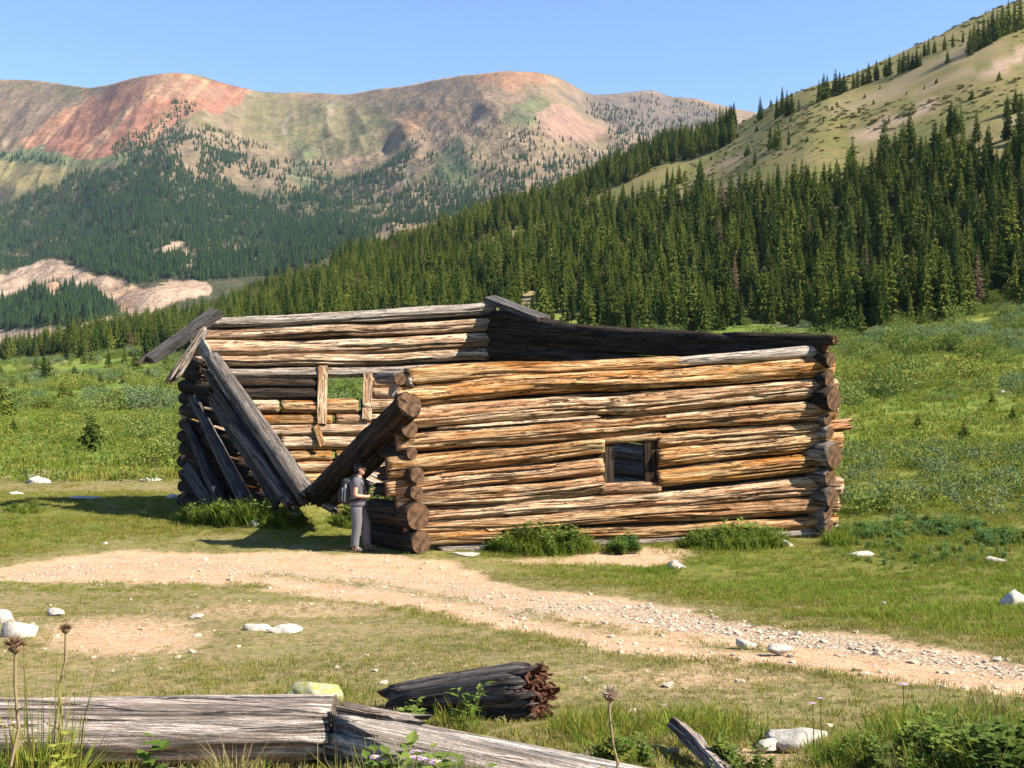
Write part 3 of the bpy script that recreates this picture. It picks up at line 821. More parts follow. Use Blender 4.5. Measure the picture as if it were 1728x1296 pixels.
# far woods on the mountains
def far_tree(seed):
    r = np.random.default_rng(seed)
    V = []; T = []
    for k in range(6):
        z0 = .02 + k * .15; R = .21 * (1 - k / 6.3) * r.uniform(.8, 1.15); n = 7
        c = len(V); V.append((0, 0, z0 + .30))
        for a in range(n * 2):
            rr = R * (r.uniform(.85, 1.15) if a % 2 == 0 else r.uniform(.4, .6))
            V.append((rr * math.cos(3.1416 * a / n), rr * math.sin(3.1416 * a / n), z0 - (.03 if a % 2 == 0 else -.05)))
        for a in range(n * 2): T.append((c, c + 1 + a, c + 1 + (a + 1) % (n * 2)))
    return mesh_np('far_spruce_%d' % seed, V, np.array(T), [M['needles_far']])
def far_wood():
    N = 95000
    px = RNG.uniform(-500, 1330, N); t = RNG.uniform(.02, .97, N)
    X, D, Z = mtn_point(px, t)
    qx, qy = proj(X, D, Z)
    n1 = fbm(X * .006, D * .006, 91, 4); n2 = fbm(X * .02, D * .014, 92, 3)
    wx = qx + n1 * 22; wy = qy + n1 * 14 + n2 * 6
    dens = np.zeros(N)
    def reg(poly, v):
        m = inpoly(wx, wy, poly); dens[m] = np.maximum(dens[m], v)
    reg([(-600, 350), (0, 345), (60, 330), (150, 285), (230, 280), (330, 300), (430, 335), (520, 370), (640, 395), (640, 420), (480, 470), (350, 480), (290, 466), (230, 478), (160, 462), (90, 432), (0, 455), (-600, 470)], .95)
    reg([(-600, 510), (0, 512), (60, 494), (130, 490), (190, 506), (205, 530), (130, 552), (40, 556), (-600, 560)], .9)
    reg([(-600, 262), (0, 262), (60, 266), (120, 276), (0, 275), (-600, 280)], .6)
    reg([(200, 245), (260, 205), (300, 175), (330, 175), (310, 210), (330, 225), (300, 260), (330, 300), (240, 290), (190, 262)], .75)
    reg([(320, 225), (360, 215), (420, 235), (450, 250), (400, 262), (330, 258)], .5)
    reg([(340, 258), (420, 262), (380, 300), (420, 340), (330, 310)], .85)
    reg([(400, 270), (560, 275), (570, 340), (480, 350), (420, 320)], .2)
    reg([(490, 330), (560, 305), (640, 290), (680, 250), (705, 255), (690, 300), (640, 335), (560, 370), (500, 370)], .85)
    reg([(500, 340), (760, 320), (800, 360), (640, 400), (520, 385)], .3)
    reg([(640, 240), (900, 200), (1010, 260), (1010, 300), (800, 350), (700, 330)], .10)
    reg([(740, 330), (900, 290), (1050, 240), (1100, 270), (900, 350), (760, 370)], .2)
    reg([(860, 225), (890, 215), (900, 240), (870, 250)], .5)
    reg([(1000, 175), (1060, 185), (1130, 205), (1235, 200), (1240, 240), (1120, 260), (1020, 250), (1035, 215), (990, 195)], .38)
    reg([(1050, 160), (1230, 175), (1230, 200), (1080, 190)], .12)
    # old snags, clearings
    dens *= np.clip(1.05 + 1.0 * n2 - np.maximum(n1, 0) * .6, .05, 1)
    sp = inpoly(wx, wy, [(-600, 480), (0, 462), (50, 440), (90, 436), (160, 466), (230, 480), (285, 466), (350, 478), (360, 500), (300, 520), (210, 540), (150, 490), (60, 490), (0, 505), (-600, 505)])
    dens[sp] *= .04
    dens[((wx - 285) / 30) ** 2 + ((wy - 418) / 12) ** 2 < 1] = 0
    dens[((wx - 320) / 12) ** 2 + ((wy - 455) / 36) ** 2 < 1] *= .2
    dens[((wx - 430) / 60) ** 2 + ((wy - 418) / 10) ** 2 < 1] *= .3
    # even spacing on the ground rather than in the sampling grid
    k = RNG.random(N) < dens
    h = np.clip(RNG.normal(14, 3.0, N), 6, 21) * np.where(qy < 260, .8, 1)
    pts = np.stack([X, D, Z - .3], -1)[k]
    a = RNG.uniform(0, 6.28, k.sum()); w = h[k] * RNG.uniform(.9, 1.5, k.sum())
    gn_scatter('mountain_forest', pts, np.stack([0 * a, 0 * a, a], -1), np.stack([w, w, h[k]], -1), RNG.integers(0, 3, k.sum()), [far_tree(s) for s in (1, 2, 3)], 'far spruce woods scattered over the mountain flanks', 'forest')
far_wood()

# ------------------------------------------------------------------ logs and planks
_lc = [0]
def log_mesh(L, r0, r1, seed, nseg=26, broken=(0, 0), wav=.02, cracks=3, sag=0.0, mats=None, rough=1.0, flat=0.0, face=None):
    r = np.random.default_rng(seed)
    nl = int(np.clip(L / .11, 8, 90))
    xs = np.linspace(0, 1, nl + 1)
    th = np.linspace(0, 2 * np.pi, nseg, endpoint=False)
    Xg, Tg = np.meshgrid(xs * L, th, indexing='ij')
    rad = (r0 + (r1 - r0) * xs)[:, None] * np.ones_like(Tg)
    s = seed * 3.71
    rm = (r0 + r1) / 2
    rad = rad * (1 + rough * (.055 * fbm(np.cos(Tg) * 1.2 + s, np.sin(Tg) * 1.2 + Xg * .5, 5, 3) * 1.6 + .05 * fbm(Xg * .9 + s, np.sin(Tg) * .7 + 3, 6, 3)))
    rad = rad * (1 + rough * .05 * fbm(np.cos(Tg) * 4 + s, np.sin(Tg) * 4 + Xg * .35, 8, 2))
    for c in range(cracks):
        a0 = r.uniform(0, 2 * np.pi) if face is None or c % 4 == 3 else face + r.uniform(-1.2, 1.1); wv = r.uniform(.1, .35)
        ac = a0 + wv * np.sin(Xg * r.uniform(.4, 1.1) + r.uniform(0, 6)) + .10 * fbm(Xg * 2.2, Xg * 0 + c, seed, 2)
        dd = np.abs((Tg - ac + np.pi) % (2 * np.pi) - np.pi)
        c0 = r.uniform(-.2, .6) * L; c1 = c0 + r.uniform(.35, .9) * L
        mk = sstep(c0, c0 + .3, Xg) * (1 - sstep(c1 - .3, c1, Xg))
        rad = rad * (1 - mk * r.uniform(.12, .34 if face is None else .42) * np.exp(-(dd / (2.9 / nseg + .02)) ** 2))
    X = Xg.copy()
    for end, k in ((0, 0), (1, nl)):
        if broken[end]:
            sg = -1 if end == 0 else 1
            jit = r.uniform(-1, 1, nseg) * broken[end]
            X[k] += sg * jit; X[k - sg] += sg * jit * .55
            rad[k] *= r.uniform(.72, 1.0, nseg)
        else:
            X[k] += r.uniform(-.004, .004, nseg); rad[k] *= .965
    by = wav * fbm(xs * L * .45 + s, xs * 0, 9, 2) ; bz = wav * fbm(xs * L * .45 + s, xs * 0 + 9, 9, 2) - sag * 4 * xs * (1 - xs)
    Yc = rad * np.cos(Tg) + by[:, None]; Zc = rad * np.sin(Tg) * (1 - flat) + bz[:, None]
    V = np.stack([X, Yc, Zc], -1).reshape(-1, 3)
    idx = np.arange((nl + 1) * nseg).reshape(nl + 1, nseg); nx = np.roll(idx, -1, 1)
    q = np.stack([idx[:-1], idx[1:], nx[1:], nx[:-1]], -1).reshape(-1, 4)[:, ::-1]
    tris = []; extra = []
    base = len(V)
    for end, k in ((0, 0), (1, nl)):
        ring = idx[k]; cen = V[ring].mean(0); 
        inner = cen + (V[ring] - cen) * .55
        inner[:, 0] += (r.uniform(-1, 1, nseg) * (broken[end] * .8 if broken[end] else .0012))
        if broken[end]: inner[:, 0] += (1 if end == 0 else -1) * broken[end] * .6
        i0 = base + len(extra)
        extra += list(inner); extra.append(inner.mean(0))
        ci = i0 + nseg
        for a in range(nseg):
            b = (a + 1) % nseg
            quad = (ring[a], ring[b], i0 + b, i0 + a)
            f = [(quad[0], quad[1], quad[2]), (quad[0], quad[2], quad[3]), (i0 + a, i0 + b, ci)]
            if end == 0: f = [t[::-1] for t in f]
            tris += f
    V = np.vstack([V, np.array(extra)])
    mi = np.concatenate([np.zeros(len(q)), np.ones(len(tris))])
    sm = np.concatenate([np.ones(len(q), bool), np.zeros(len(tris), bool)])
    return mesh_np('log', V, [q, np.array(tris)], mats, mi, sm)

def orient(o, p0, p1, up=Vector((0, 0, 1)), parent=None):
    x = (p1 - p0).normalized(); y = up.cross(x).normalized(); z = x.cross(y)
    m = Matrix((x, y, z)).transposed().to_4x4()
    o.rotation_euler = m.to_euler()
    o.location = p0 - (parent.location if parent is not None else Vector((0, 0, 0)))

def make_log(p0, p1, r0, r1=None, mat='wood_front', end='end', parent=None, name='log', **kw):
    _lc[0] += 1
    p0 = Vector(p0); p1 = Vector(p1)
    me = log_mesh((p1 - p0).length, r0, r1 or r0, 400 + _lc[0], mats=[M[mat], M[end]], **kw)
    o = link(name, me, parent)
    orient(o, p0, p1, parent=parent)
    return o

def plank_mesh(L, w, t, seed, mats, rag=(0.02, 0.02), taper=1.0, warp=.015):
    r = np.random.default_rng(seed)
    nl = int(np.clip(L / .12, 5, 40)); nw = 5
    V = []
    for i in range(nl + 1):
        f = i / nl
        ww = w * (1 + (taper - 1) * f) * (1 + .06 * float(fbm(f * L * 1.7 + seed, seed * .3, 3, 2)))
        zb = warp * float(fbm(f * L * .7 + seed, 2., 4, 2))
        for side in (1, -1):
            for j in range(nw):
                g = j / (nw - 1) - .5
                x = f * L
                if i == 0: x -= r.uniform(-1, 1) * rag[0]
                if i == nl: x += r.uniform(-1, 1) * rag[1]
                V.append((x, side * g * ww, side * t / 2 + zb + .004 * r.normal()))
    n = nw * 2
    idx = np.arange((nl + 1) * n).reshape(nl + 1, n); nx = np.roll(idx, -1, 1)
    q = np.stack([idx[:-1], idx[1:], nx[1:], nx[:-1]], -1).reshape(-1, 4)
    caps = []
    for k in (0, nl):
        for j in range(nw - 1):
            c = (idx[k][j], idx[k][j + 1], idx[k][n - 2 - j], idx[k][n - 1 - j])
            caps.append(c if k == 0 else c[::-1])
    return mesh_np('plank', V, [q, np.array(caps)], mats, np.concatenate([np.zeros(len(q)), np.ones(len(caps))]), False)

def make_plank(p0, p1, w, t, up, mat='wood_grey', end='end_grey', parent=None, name='plank', **kw):
    _lc[0] += 1
    p0 = Vector(p0); p1 = Vector(p1)
    o = link(name, plank_mesh((p1 - p0).length, w, t, 400 + _lc[0], [M[mat], M[end]], **kw), parent)
    orient(o, p0, p1, Vector(up), parent)
    return o

# ------------------------------------------------------------------ the log cabin
FL = Vector((-2.12, 23.4, 0)); FR = Vector((6.58, 25.6, 0)); BL = Vector((-8.75, 32.0, 0)); BR = Vector((-.55, 34.2, 0))
def on(A, B, px, py):
    u = (px - CX) / F; D = B - A
    t = (u * A.y - A.x) / (D.x - u * D.y)
    Y = A.y + t * D.y
    return P(px, py, Y)
def rad_at(p, rpx): return rpx * p.y / F

cabin = empty('log_cabin', (FL.x, FL.y, 0))
tag(cabin, 'roofless ruined log cabin of weathered orange logs with one side caved in', 'cabin')
LD = (BL - FL).normalized()            # along the side walls, away from the camera
RDR = (BR - FR).normalized()
FD = (FR - FL).normalized()

# front wall: y at px 733 and px 1363, radii in px, left and right end px
fw = [('A', 661, 621, 19.5, 18, 667, 1402), ('B', 702, 655, 21, 19, 672, 1408), ('C', 741, 692, 17.5, 18.5, 668, 1408), ('D', 780, 720, 19.5, 11.5, 652, 1430),
      ('E', 815, 747, 15, 17, 650, 1418), ('F', 843, 783, 17, 18.5, 668, 1398), ('G', 869, 823, 13.5, 17.5, 672, 1418), ('H', 890, 854, 12.5, 16, 680, 1410), ('I', 911, 882, 12.5, 12, 692, 1410)]
def fpt(px, yl, yr):
    return on(FL, FR, px, yl + (yr - yl) * (px - 733) / 630.0)
for (a_, b_) in zip(fw[:-1], fw[1:]):       # thin chinking poles wedged in the joints, set back from the face
    yl = (a_[1] + a_[3] + b_[1] - b_[3]) / 2; yr = (a_[2] + a_[4] + b_[2] - b_[4]) / 2
    for xa, xb in ([(700, 1016), (1108, 1375)] if a_[0] in 'DE' else [(700, 1375)]):
        make_log(fpt(xa, yl, yr) + LD * .09, fpt(xb, yl, yr) + LD * .09, .065, .06, 'wood_dark', 'end', cabin, 'chinking_pole', nseg=10, cracks=0, wav=.02)
for nm, yl, yr, rl, rr, xl, xr in fw:
    spans = [(xl, xr)]
    if nm in 'DEF':
        spans = [(xl, 1017), (1107, xr)]
    for a, b in spans:
        p0 = fpt(a, yl, yr); p1 = fpt(b, yl, yr)
        ra = rad_at(p0, rl + (rr - rl) * (a - 733) / 630); rb = rad_at(p1, rl + (rr - rl) * (b - 733) / 630)
        make_log(p0, p1, ra * .90, rb * .90, 'wood_front', 'end', cabin, wav=.08, cracks=14, nseg=60, face=math.pi, broken=(0, .12 if nm == 'D' and b > 1200 else 0), rough=2.5)
# the two rotten pieces on top, the sill fragments at the foot
make_log(fpt(686, 632, 599), fpt(1152, 632, 599), .19, .11, 'wood_front', 'rot', cabin, broken=(.05, .22), rough=2.2, cracks=4, nseg=30, wav=.05)
make_log(fpt(1090, 634, 599), fpt(1378, 634, 594), .085, .13, 'wood_silver', 'end', cabin, broken=(.2, .05), rough=1.6, cracks=3)
make_log(fpt(1288, 924, 898), fpt(1402, 924, 898), .10, .10, 'wood_silver', 'end', cabin, broken=(.1, .02))
make_log(fpt(740, 929, 905), fpt(1290, 929, 905), .11, .10, 'wood_silver', 'end', cabin, broken=(.05, .1))
# split-off slabs wedged between the logs
for (xa, ya, xb, yb) in ((735, 722, 1000, 703), (1120, 702, 1350, 680), (820, 893, 1100, 868), (735, 801, 930, 785), (1110, 764, 1300, 742), (950, 676, 1200, 662)):
    make_plank(on(FL, FR, xa, ya) - LD * .12, on(FL, FR, xb, yb) - LD * .13, .055, .03, (FD.y, -FD.x, .5), 'wood_front', 'end', cabin, 'slab', rag=(.1, .1))
# window opening
wl_, wr_, wt_, wb_ = 1017, 1107, 752, 815
for (xc, w_) in ((1021, .05), (1101, .10)):
    t_ = on(FL, FR, xc, wt_ - 4 - (5 if xc > 1060 else 0)); b_ = on(FL, FR, xc, wb_ + 4)
    make_plank(b_, t_, w_, .36, (FD.x, FD.y, 0), 'wood_dark', 'end', cabin, 'window_jamb', rag=(0, 0)).rotation_euler
make_log(on(FL, FR, wl_ - 6, 826), on(FL, FR, wr_ + 6, 820), .125, .125, 'wood_front', 'end', cabin, 'window_sill', nseg=28, cracks=4, rough=1.5)
make_log(on(FL, FR, wl_ - 6, 741), on(FL, FR, wr_ + 6, 735), .105, .10, 'wood_front', 'end', cabin, 'window_lintel', nseg=28, cracks=4)

# right-hand end wall (inner face in shade), log ends lapping over the front corner
for k, (y, rr, zb, rb, out) in enumerate([(586, 10, 4.98, .255, .25), (596, 9, 4.83, .24, .2), (605, 12.5, 4.68, .255, .36), (640, 13, 4.30, .255, .34), (673, 21, 3.84, .255, .46), (708, 10, 3.36, .255, .30), (731, 11, 2.9, .255, .34), (768, 23, 2.4, .255, .46), (805, 15, 1.88, .255, .36),
                                  (838, 17, 1.42, .255, .42), (866, 13, .98, .255, .3), (888, 12, .5, .255, .32)]):
    f = FR - RDR * out
    p0 = P(CX + F * f.x / f.y, y, f.y); r0 = rr * f.y / F
    g = BR + RDR * .35
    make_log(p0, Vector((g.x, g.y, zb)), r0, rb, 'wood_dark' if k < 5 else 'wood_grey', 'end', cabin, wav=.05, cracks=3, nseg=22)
top = [(842, 541, 1225, 584, 11, 10), (1232, 570, 1410, 571, 9, 9)]
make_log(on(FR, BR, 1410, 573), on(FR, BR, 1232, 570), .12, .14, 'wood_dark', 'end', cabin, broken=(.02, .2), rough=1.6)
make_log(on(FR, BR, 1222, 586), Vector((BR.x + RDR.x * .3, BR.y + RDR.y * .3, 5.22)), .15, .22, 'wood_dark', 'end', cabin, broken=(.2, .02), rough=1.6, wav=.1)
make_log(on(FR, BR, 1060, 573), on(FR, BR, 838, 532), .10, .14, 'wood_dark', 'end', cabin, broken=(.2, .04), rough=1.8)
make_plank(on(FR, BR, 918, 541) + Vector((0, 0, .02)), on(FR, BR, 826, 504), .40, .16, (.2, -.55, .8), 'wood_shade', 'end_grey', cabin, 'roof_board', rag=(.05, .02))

# back wall, sunlit inner face with a window; y at px 400 and px 800
bw = [(543, 523, 9, 11), (563, 549, 9.0, 11.5), (586, 575, 13, 13.5), (608, 599, 11, 11.5), (628, 622, 9.5, 10)]
def bpt(px, yl, yr): return on(BL, BR, px, yl + (yr - yl) * (px - 400) / 400.0)
for k, (yl, yr, rl, rr) in enumerate(bw):
    p0 = bpt(322 + 6 * (k % 2) + (24 if k == 0 else 0), yl, yr); p1 = bpt(838 - (0 if k else 2), yl, yr)
    make_log(p0, p1, rad_at(p0, rl) * .92, rad_at(p1, rr) * .92, 'wood_silver' if k in (0, 4) else 'wood_front', 'end', cabin, wav=.08, cracks=10, nseg=40, sag=.04, rough=1.8, face=math.pi)
for (a_, b_) in zip(bw[:-1], bw[1:]):
    q0 = bpt(340, (a_[0] + a_[2] + b_[0] - b_[2]) / 2, (a_[1] + a_[3] + b_[1] - b_[3]) / 2); q1 = bpt(832, (a_[0] + a_[2] + b_[0] - b_[2]) / 2, (a_[1] + a_[3] + b_[1] - b_[3]) / 2)
    make_log(q0 + LD * .07, q1 + LD * .07, .085, .085, 'wood_dark', 'end', cabin, 'chinking_pole', nseg=10, cracks=0, wav=.03, sag=.03)
y = 645.0; k = 0
zlist = []
while True:
    z0 = HC - (y - CY) / F * 32.2
    if z0 < .1: break
    rr = .155 + .04 * ((k * 7) % 3) / 2
    zlist.append((z0, rr, k)); y += rr * 2 * F / 32.2 * .97; k += 1
def bz(px, z, dz=0):
    q = on(BL, BR, px, 600); return Vector((q.x, q.y, z))
for z0, rr, k in zlist:
    ycen = CY + (HC - z0) * F / 32.6
    if ycen < 684: segs = [(312, 541), (626, 850)]
    elif k % 3 == 2: segs = [(316, 470), (474, 604), (610, 850)]
    elif k % 3 == 0: segs = [(306, 560), (566, 850)]
    else: segs = [(314, 850)]
    for a, b in segs:
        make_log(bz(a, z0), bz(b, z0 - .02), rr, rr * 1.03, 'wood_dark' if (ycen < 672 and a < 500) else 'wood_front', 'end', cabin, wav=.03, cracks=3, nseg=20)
for (za, ra, ka), (zb_, rb_, kb) in zip(zlist[:-1], zlist[1:]):
    zm = (za - ra + zb_ + rb_) / 2
    for a, b in ([(330, 541), (626, 840)] if CY + (HC - zm) * F / 32.6 < 684 else [(330, 840)]):
        make_log(bz(a, zm) + LD * .06, bz(b, zm - .02) + LD * .06, .07, .07, 'wood_dark', 'end', cabin, 'chinking_pole', nseg=10, cracks=0, wav=.02)
for xc, yt, yb, w_ in ((545, 617, 714, .26), (621, 630, 708, .26)):
    q = on(BL, BR, xc, 650)
    t_ = P(xc, yt, q.y - .16); b_ = P(xc - 2, yb, q.y - .16)
    make_plank(b_, t_, w_, .10, (-FD.y * -1, -FD.x, 0), 'wood_front', 'end', cabin, 'window_post', rag=(.03, .02))
q = on(BL, BR, 540, 735)
make_plank(P(545, 752, q.y - .3), P(533, 718, q.y - .22), .16, .06, (0, -1, .2), 'wood_front', 'end', cabin, 'brace')

# left end wall: stubs lapping at the back corner, shortened where the wall has caved in
for k in range(12):
    z0 = .16 + k * .345
    g0 = BL - LD * -.30
    # the wall leans a little outwards as it rises
    n_ = Vector((-LD.y, LD.x, 0)); 
    ln = [6.0, 5.6, 5.0, 4.5, 4.1, 3.6, 3.2, 2.7, 2.2, 1.7, 1.25, .9][k]
    off = Vector((RNG.normal(0, .03), RNG.normal(0, .03), 0))
    p0 = BL + LD * (.22 + RNG.uniform(0, .12)) + off; p0.z = z0
    p1 = BL - LD * (ln + RNG.uniform(-.2, .2)) + off; p1.z = z0 - .02 - RNG.uniform(.05, .35)
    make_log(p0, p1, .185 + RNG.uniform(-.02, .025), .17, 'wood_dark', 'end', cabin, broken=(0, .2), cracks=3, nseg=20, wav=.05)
# near corner: lapped ends of the side wall's logs
for k, (px_, y, rr, ln, out) in enumerate([(692, 722, 17, .9, .30), (696, 764, 11, .9, .26), (704, 803, 14, 1.0, .34), (703, 831, 12.5, 1.1, .32), (707, 872, 24, 1.3, .40), (711, 914, 20, 1.5, .40)]):
    d_ = 23.4 - out * .775
    p0 = P(px_, y, d_); p1 = p0 + LD * (ln + out); p1.z -= .03
    make_log(p0, p1, rr * d_ / F, rr * d_ / F * .95, 'wood_dark', 'end', cabin, broken=(0, .15), cracks=2, nseg=24)
make_log(P(660, 641, 23.6), P(700, 644, 23.3), .13, .12, 'wood_silver', 'end', cabin, broken=(.04, .02))
make_log(P(676, 638, 23.1), P(676, 638, 23.1) + LD * .8, .13, .12, 'wood_grey', 'end', cabin)
make_plank(P(662, 668, 23.25), P(668, 642, 23.25), .16, .12, (.3, -1, 0), 'wood_silver', 'end', cabin, 'splinter', rag=(.04, .02))

# fallen and leaning timbers, each one loose
def loose(o, label, cat, group=None):
    o.name = o.name; tag(o, label, cat, group); return o
lw = lambda px, py, out: (lambda q: Vector((q.x - .775 * out, q.y - .632 * out, q.z)))(on(FL, BL, px, py))
loose(make_log(P(691, 681, 22.95), P(533, 838, 26.3), .285, .27, 'wood_dark', 'end', None, 'fallen_log', broken=(.02, .12), cracks=4, nseg=28, rough=1.5),
      'thick dark log slanting down from the cabin corner above the hiker', 'log')
loose(make_log(P(690, 716, 23.35), P(562, 842, 26.0), .20, .19, 'wood_dark', 'end', None, 'fallen_log', broken=(.05, .12), cracks=4, rough=1.5),
      'second dark log slanting just beneath the thick one above the hiker', 'log')
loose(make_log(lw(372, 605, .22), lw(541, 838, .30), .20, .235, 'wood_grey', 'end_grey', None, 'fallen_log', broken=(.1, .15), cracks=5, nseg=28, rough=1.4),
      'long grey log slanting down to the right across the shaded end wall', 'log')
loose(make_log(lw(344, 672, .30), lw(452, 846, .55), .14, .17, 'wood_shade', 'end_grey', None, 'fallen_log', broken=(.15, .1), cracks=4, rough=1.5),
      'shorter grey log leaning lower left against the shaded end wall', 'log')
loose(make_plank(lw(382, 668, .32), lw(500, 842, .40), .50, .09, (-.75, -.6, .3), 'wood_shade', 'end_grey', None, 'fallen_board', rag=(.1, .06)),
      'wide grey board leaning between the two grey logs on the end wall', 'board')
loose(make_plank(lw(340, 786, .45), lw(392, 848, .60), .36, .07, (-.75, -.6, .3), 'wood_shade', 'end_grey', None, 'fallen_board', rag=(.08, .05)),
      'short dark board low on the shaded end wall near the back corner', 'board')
loose(make_plank(lw(346, 574, .2), lw(412, 668, .3), .30, .07, (-.7, -.6, .35), 'wood_silver', 'end_grey', None, 'roof_board', rag=(.04, .12)),
      'pale board sloping down from the peak of the left end wall', 'board')
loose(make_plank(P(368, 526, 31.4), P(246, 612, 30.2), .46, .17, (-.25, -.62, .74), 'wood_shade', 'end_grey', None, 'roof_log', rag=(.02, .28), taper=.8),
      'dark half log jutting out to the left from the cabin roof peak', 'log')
loose(make_log(P(347, 556, 31.0), P(293, 638, 30.5), .11, .15, 'wood_silver', 'end_grey', None, 'roof_log', broken=(.05, .28), rough=2.2, cracks=4),
      'pale splintered log end hanging below the left roof peak', 'log')
for k, (a, b, c, d, w_) in enumerate([(604, 800, 662, 826, .16), (601, 808, 652, 830, .15), (612, 792, 664, 816, .14), (600, 818, 640, 834, .13)]):
    lab = ['pale plank in the middle of the small pile behind the hiker', 'pale plank second from the bottom of the pile behind the hiker', 'pale plank on top of the small pile behind the hiker', 'lowest pale plank of the small pile behind the hiker']
    loose(make_plank(P(a, b, 32.3 - .1 * k), P(c, d, 31.8 - .1 * k), w_, .045, (0, -.5, .8), 'wood_silver', 'end', None, 'fallen_plank'), lab[k], 'plank', 'planks behind the hiker')
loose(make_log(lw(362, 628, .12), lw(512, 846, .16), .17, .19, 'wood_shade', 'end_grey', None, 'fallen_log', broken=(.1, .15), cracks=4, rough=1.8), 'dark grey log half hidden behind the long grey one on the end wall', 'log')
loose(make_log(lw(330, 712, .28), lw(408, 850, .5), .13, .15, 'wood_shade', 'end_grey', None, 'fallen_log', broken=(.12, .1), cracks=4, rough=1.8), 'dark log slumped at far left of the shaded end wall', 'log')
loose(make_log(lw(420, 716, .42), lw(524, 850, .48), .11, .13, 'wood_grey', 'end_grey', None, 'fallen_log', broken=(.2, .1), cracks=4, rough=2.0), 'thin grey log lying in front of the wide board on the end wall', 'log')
def gz(px, py, lift=0.):
    g = ground_hit(px, py); return Vector((g[0], g[1], g[2] + lift))
g0 = gz(532, 866); 
loose(make_log(P(520, 836, 26.9), P(566, 862, 25.6), .09, .08, 'wood_silver', 'end_grey', None, 'fallen_log', broken=(.08, .1), rough=1.8), 'pale broken log piece at the foot of the collapsed wall', 'log')

# foreground timbers
def flog(px0, py0, d0, px1, py1, d1, r0, r1, mat, **kw): return make_log(P(px0, py0, d0), P(px1, py1, d1), r0, r1, mat, 'end_grey', None, kw.pop('name', 'fallen_log'), **kw)
loose(flog(-260, 1226, 5.1, 563, 1233, 5.0,   .145, .137, 'wood_log', cracks=7, nseg=48, rough=1.2, wav=.05, broken=(0, .0)), 'big cracked grey log lying along the bottom left foreground', 'log')
loose(flog(570, 1249, 5.02, 1120, 1364, 4.62, .128, .130, 'wood_silver', cracks=5, nseg=44, rough=1.0, wav=.03, broken=(.02, 0)), 'pale smooth log running from the grey log towards the lower right', 'log')
make_plank(P(572, 1196, 4.92), P(700, 1216, 4.75), .05, .02, (0, -.3, 1), 'wood_silver', 'end_grey', None, 'wood_sliver', rag=(.02, .08))
loose(bpy.data.objects['wood_sliver'], 'thin split sliver lying on top of the pale foreground log', 'sliver')
g = gz(645, 1210); g2 = gz(908, 1214)
sl_ = make_log(Vector((g.x, g.y + .25, g.z + .0)), Vector((g2.x, g2.y + .02, g2.z + .14)), .09, .155, 'wood_shade', 'rot', None, 'broken_log', broken=(.06, .09), nseg=40, cracks=4, rough=1.3)
loose(sl_, 'dark log with a rotten red-brown broken end in the foreground', 'log')
def rot_chunks(parent):
    r = np.random.default_rng(5); L = 0
    bm = bmesh.new()
    for k in range(120):
        a = r.uniform(0, 6.28); rr = .135 * math.sqrt(r.random())
        m = Matrix.Translation((parent['len'] + r.uniform(-.05, .045), rr * math.cos(a), rr * math.sin(a))) @ Euler(r.normal(0, .5, 3)).to_matrix().to_4x4() @ Matrix.Diagonal((r.uniform(.012, .04), r.uniform(.006, .013), r.uniform(.006, .013), 1))
        bmesh.ops.create_icosphere(bm, subdivisions=1, radius=1, matrix=m)
    me = bpy.data.meshes.new('rotten_core'); bm.to_mesh(me); bm.free(); me.materials.append(M['rot'])
    o = link('rotten_core', me, parent); o['kind'] = 'stuff'
sl_['len'] = float((Vector((g2.x, g2.y + .02, g2.z + .14)) - Vector((g.x, g.y + .25, g.z))).length)
rot_chunks(sl_); del sl_['len']
g = gz(1140, 1262); 
loose(make_plank(Vector((g.x, g.y, g.z + .10)), P(1262, 1346, 4.3), .075, .05, (.5, -.3, .8), 'wood_log', 'end_grey', None, 'fallen_board', rag=(.01, .02)), 'short weathered board sticking up in the bottom right weeds', 'board')

# ------------------------------------------------------------------ rocks
def mat_rock(name, a, b, lichen=None):
    n = NT(name); c = n.coord('Object')
    ns = n.noise(c, 3.5, 6, .65); f = n.noise(c, 22, 4, .7)
    col = n.mix(n.ramp(ns, [(.35, 0.), (.65, 1.)]), a, b)
    col = n.mix(n.math('MULTIPLY', n.ramp(f, [(.38, 1.), (.5, 0.)]), .45), col, (.16, .13, .10))
    if lichen:
        col = n.mix(n.ramp(n.noise(c, 6, 5, .7), [(.44, 0.), (.52, 1.)]), col, lichen)
    n.bsdf(col, .92, n.bump(n.math('ADD', ns, n.math('MULTIPLY', f, .4)), .6, .03), .15)
    return n.m
M['rock'] = mat_rock('pale_rock', (.33, .29, .245), (.55, .51, .45))
M['rock_lichen'] = mat_rock('lichen_rock', (.28, .25, .21), (.40, .37, .32), (.27, .28, .09))
M['pebble'] = mat_rock('pebbles', (.40, .31, .22), (.62, .54, .43))

